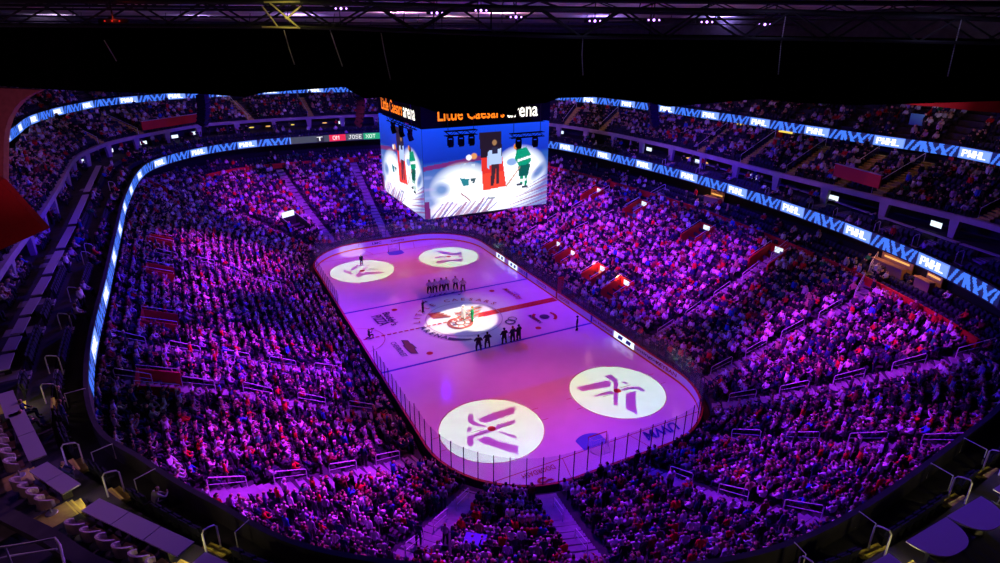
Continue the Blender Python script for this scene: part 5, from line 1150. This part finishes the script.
# purple wash on the ice
WASH = (1.0, .075, .50)
for x, y in ((-7, -20), (7, -20), (-8, 1), (8, 1), (-7, 21), (7, 21)): light('SPOT', 'ice_wash', (x * 1.3, y * 1.05, 28.2), (x * .9, y, 0), 9600 if x > 0 else 14300, (1.0, .055, .24) if x > 0 else (1.0, .070, .40), .25, 58, .9)
# violet and blue spots on the stands, hung clear of the scoreboard
KEY = (.50, .018, 1.0); BLUE = (.05, .0, 1.0)
def stand_spot(src, tgt, p, col=KEY, ang=39, bl=.8): light('SPOT', 'stand_spot', src, tgt, p, col, .08, ang, bl)
KP = 39000
for y in (-26, -11, 4, 19): stand_spot((-8, y * .9, 28.5), (-23, y, 5), KP * 2.8)
for y in (30, 16, 2, -12): stand_spot((8, y * .9, 28.5), (24, y, 5), KP * 1.9)
stand_spot((8, -20, 28.5), (23, -32, 5), KP * 2.1); stand_spot((6, -22, 27.5), (9, -41, 5), KP * 1.2); stand_spot((-3, -22, 27.5), (-5, -42, 4), KP * .7); stand_spot((-8, -21, 27.5), (-20, -38, 5), KP * 1.1)
stand_spot((-6, 18, 28.5), (-15, 44, 5), KP * 1.8); stand_spot((6, 18, 28.5), (10, 46, 5), KP * 1.8)
for x, y, tx, ty, p in ((-8, 28, -24, -4, 1), (-8, -27, -24, 12, 1), (8, 28, 24, -8, 1), (8, -27, 24, 12, 1), (12, -16, -10, -42, .6), (-12, -16, 12, -42, .7), (12, 16, -10, 46, .8), (-12, 16, 14, 46, .8)): stand_spot((x, y, 28.5), (tx, ty, 5), 50000 * p, BLUE, 80, .9)
# balcony and upper tiers
for x, y, tx, ty, p in ((10, 12, 38, 4, 5000), (10, -6, 37, -24, 4500), (-10, 12, -38, 16, 3200), (-10, 0, -37, -10, 7500), (0, 20, -10, 62, 6000), (8, 16, 30, 36, 5000), (-8, -14, -33, -33, 24000), (0, -16, -6, -52, 14000)): stand_spot((x, y, 28), (tx, ty, 15.5), p, (.52, .17, .72), 44, .9)
for x, y in ((37, 0), (38, -22), (35, 22), (-39, 20), (-39, 0), (-18, 62), (10, 64), (-33, 45)): light('POINT', 'tier_light', (x, y, 25.5), None, 120, (.95, .35, .42), .4)
# four projectors throwing the white emblem discs on the ice
LOGO = {
 (-22, -69): ((410, 390), 5.627, [[(327, 140), (358, 135), (360, 180), (425, 200), (425, 208), (345, 195), (328, 180)], [(324, 210), (345, 208), (345, 232), (324, 234)], [(322, 262), (590, 166), (596, 184), (357, 268), (357, 316), (322, 310)], [(378, 165), (455, 132), (590, 90), (590, 130), (430, 185), (400, 180)], [(490, 232), (515, 232), (600, 262), (602, 270), (580, 270)], [(375, 280), (430, 257), (500, 290), (608, 315), (610, 365), (400, 295)]]),
 (22, -69): ((560, 350), 4.02, [[(175, 104), (205, 100), (232, 118), (232, 222), (216, 222), (216, 128), (190, 112)], [(248, 128), (258, 126), (278, 135), (268, 138)], [(245, 160), (270, 150), (315, 146), (342, 162), (335, 168), (310, 156), (275, 158), (250, 165)], [(60, 150), (195, 122), (205, 130), (200, 148), (90, 165)], [(135, 183), (200, 165), (214, 167), (214, 175), (140, 188)], [(265, 175), (305, 165), (305, 220), (312, 258), (265, 238)]]),
 (-22, 69): ((300, 220), 8.04, [[(397, 403), (445, 370), (485, 360), (470, 380), (420, 405)], [(340, 402), (360, 402), (402, 417), (425, 437), (410, 440), (345, 412)], [(545, 362), (555, 365), (478, 440), (495, 458), (485, 465), (440, 448)], [(535, 402), (630, 388), (635, 396), (545, 406)], [(480, 440), (520, 420), (705, 415), (640, 430), (500, 445)]]),
 (22, 69): ((400, 220), 8.04, [[(285, 255), (320, 245), (420, 265), (455, 270), (475, 258), (500, 258), (500, 278), (450, 285), (350, 275)], [(280, 300), (400, 285), (380, 295), (285, 310)], [(280, 345), (310, 330), (380, 318), (440, 322), (475, 310), (500, 312), (500, 335), (430, 328), (300, 352)], [(470, 288), (500, 288), (500, 298), (470, 298)]]),
}
HL = 28.0
def earclip(poly):
    P = [tuple(p) for p in poly]
    a = sum(P[i][0] * P[(i + 1) % len(P)][1] - P[(i + 1) % len(P)][0] * P[i][1] for i in range(len(P)))
    return P if a > 0 else P[::-1]
PLN = {(-22, -69): 'near left', (22, -69): 'near right', (-22, 69): 'far left', (22, 69): 'far right'}
for (fx, fy), (off_, sc_, polys) in LOGO.items():
    c = np.array([fx * FT, fy * FT, HL]); r = empty('logo_projector', tuple(c)); tag(r, f"black projector in the roof throwing the {PLN[(fx, fy)]} white disc", 'projector', 'logo projectors')
    b = MB(); dz = 1.0; k = dz / HL
    b.tube([(0, 0, -1.25), (0, 0, -1.24), (0, 0, .9), (0, 0, 1.0)], [.27, .28, .28, .15], 16, cap=False); b.tube([(0, 0, 1.0), (0, 0, 8)], .05, 6); b.build('housing', 'black', r)
    b = MB(); z_ = -dz
    for pl in polys:
        pts = [(at_z(off_[0] + q[0] / sc_, off_[1] + q[1] / sc_)[:2] - c[:2]) * k for q in pl]; pts = earclip(pts); b.prism([tuple(q) for q in pts], z_ - .002, z_ + .002)
    b.build('stencil', 'black', r)
    o = light('SPOT', 'projector_lamp', tuple(c), (c[0], c[1], 0), 34000, (.46, .90, .44), .0, 2 * math.degrees(math.atan(15 * FT / HL)), .0)
# warm white follow spots on centre ice
light('SPOT', 'follow_spot', (24, 12, 27), (-.9, .3, 0), 130000, (1, .88, .55), .02, 9.0, .25); light('SPOT', 'follow_spot', (-6, -25, 27.5), (1.2, -.4, 0), 90000, (1, .9, .6), .02, 9.0, .3); light('SPOT', 'follow_spot', (22, 16, 27), (0, 0, 0), 13000, (.95, 1, .62), .1, 24, 1.0)
pc = at_z(352, 252); light('SPOT', 'corner_spot', (-9, 8, 27.5), (pc[0], pc[1], 0), 22000, (1, .9, .95), .02, 7.5, .5)
# roof lamps
for u, d, z, p, c in ((450, 112, 33.2, 1500, (1, .5, .72)), (500, 96, 33.5, 900, (1, .45, .7)), (400, 96, 33.5, 900, (.9, .45, .8)), (300, 105, 33.3, 600, (.5, .3, 1)), (200, 110, 33.2, 300, (.5, .35, .9)), (60, 110, 33.2, 350, (.6, .45, .8)), (600, 105, 33.3, 500, (.4, .25, 1)), (720, 105, 33.3, 500, (.4, .3, 1)), (850, 105, 33.3, 350, (.4, .3, .9)), (960, 105, 33.3, 350, (.4, .35, .9))):
    p_ = on_plane(u, 30, d); light('SPOT', 'roof_lamp', (p_[0], p_[1], z - .7), (p_[0], p_[1], 60), p * 3.2, c, .2, 168, .6)
light('POINT', 'truss_light', tuple(on_plane(284, 14, 24)), None, 14, (1, .85, .2), .1); light('POINT', 'truss_light', tuple(on_plane(112, 18, 24.4)), None, 3, (1, .05, .02), .05)
light('SPOT', 'gallery_fill', tuple(depth_pt(60, 150, 14)), tuple(depth_pt(0, 120, 20.5)), 420, (1, .42, .72), .2, 50, .8); light('SPOT', 'gallery_fill', tuple(depth_pt(60, 250, 12)), tuple(depth_pt(0, 215, 19)), 260, (1, .5, .6), .2, 50, .8); light('SPOT', 'gallery_fill', tuple(depth_pt(930, 140, 58)), tuple(depth_pt(935, 103, 62)), 1500, (.8, .6, 1), .2, 50, .8); light('POINT', 'gallery_fill', tuple(depth_pt(985, 118, 58)), None, 40, (1, .5, .5), .2)  # added lights without fixtures, to brighten the red gallery cladding
for x, y, z in ((30, 12, 11.9), (28, -32, 11.6)): pass
for u, v in ((737, 193), (905, 262), (925, 280)):
    i = ring_i_from_px(u, v, 11.0); p = RP[i] + ND[i] * 1.9; light('POINT', 'bar_lamp', (*p, 12.6), None, 110, (1, .40, .10), .15)
for u, v in ((594, 274), (617, 287)):
    p, i, s = bowl_hit(u, v); light('POINT', 'portal_lamp', (*p, zs(s) + 1.3), None, 60, (1, .4, .15), .1)
# step lights on the balcony stairs
for j in range(len(STAIR_I)):
    i = STAIR_I[j]; p = RP[i] + (WP[i] - RP[i]) * .5
    if j == 1: light('POINT', 'step_lamp', (*p, 14.75), None, 16, (.3, .15, 1), .05)
    elif j < 8: light('POINT', 'step_lamp', (*p, 14.8), None, 13, (1, .85, .35), .05)
light('POINT', 'tier_light', (-35.2, -39.5, 20.0), None, 60, (1, .45, .6), .2); light('POINT', 'truss_light', tuple(on_plane(783, 20, 24)), None, 8, (.5, .45, 1), .1); light('POINT', 'truss_light', tuple(on_plane(955, 22, 24)), None, 8, (.5, .45, 1), .1); light('POINT', 'truss_light', tuple(on_plane(580, 26, 24)), None, 6, (.5, .45, 1), .1)  # added point lights to brighten the corner spectators and the hoist chains
SC.view_settings.view_transform = 'Standard'; SC.view_settings.look = 'None'; SC.view_settings.gamma = 1; SC.view_settings.exposure = 0.0; SC.view_settings.use_curve_mapping = False
SC.cycles.max_bounces = 4; SC.cycles.transparent_max_bounces = 12; SC.cycles.diffuse_bounces = 2
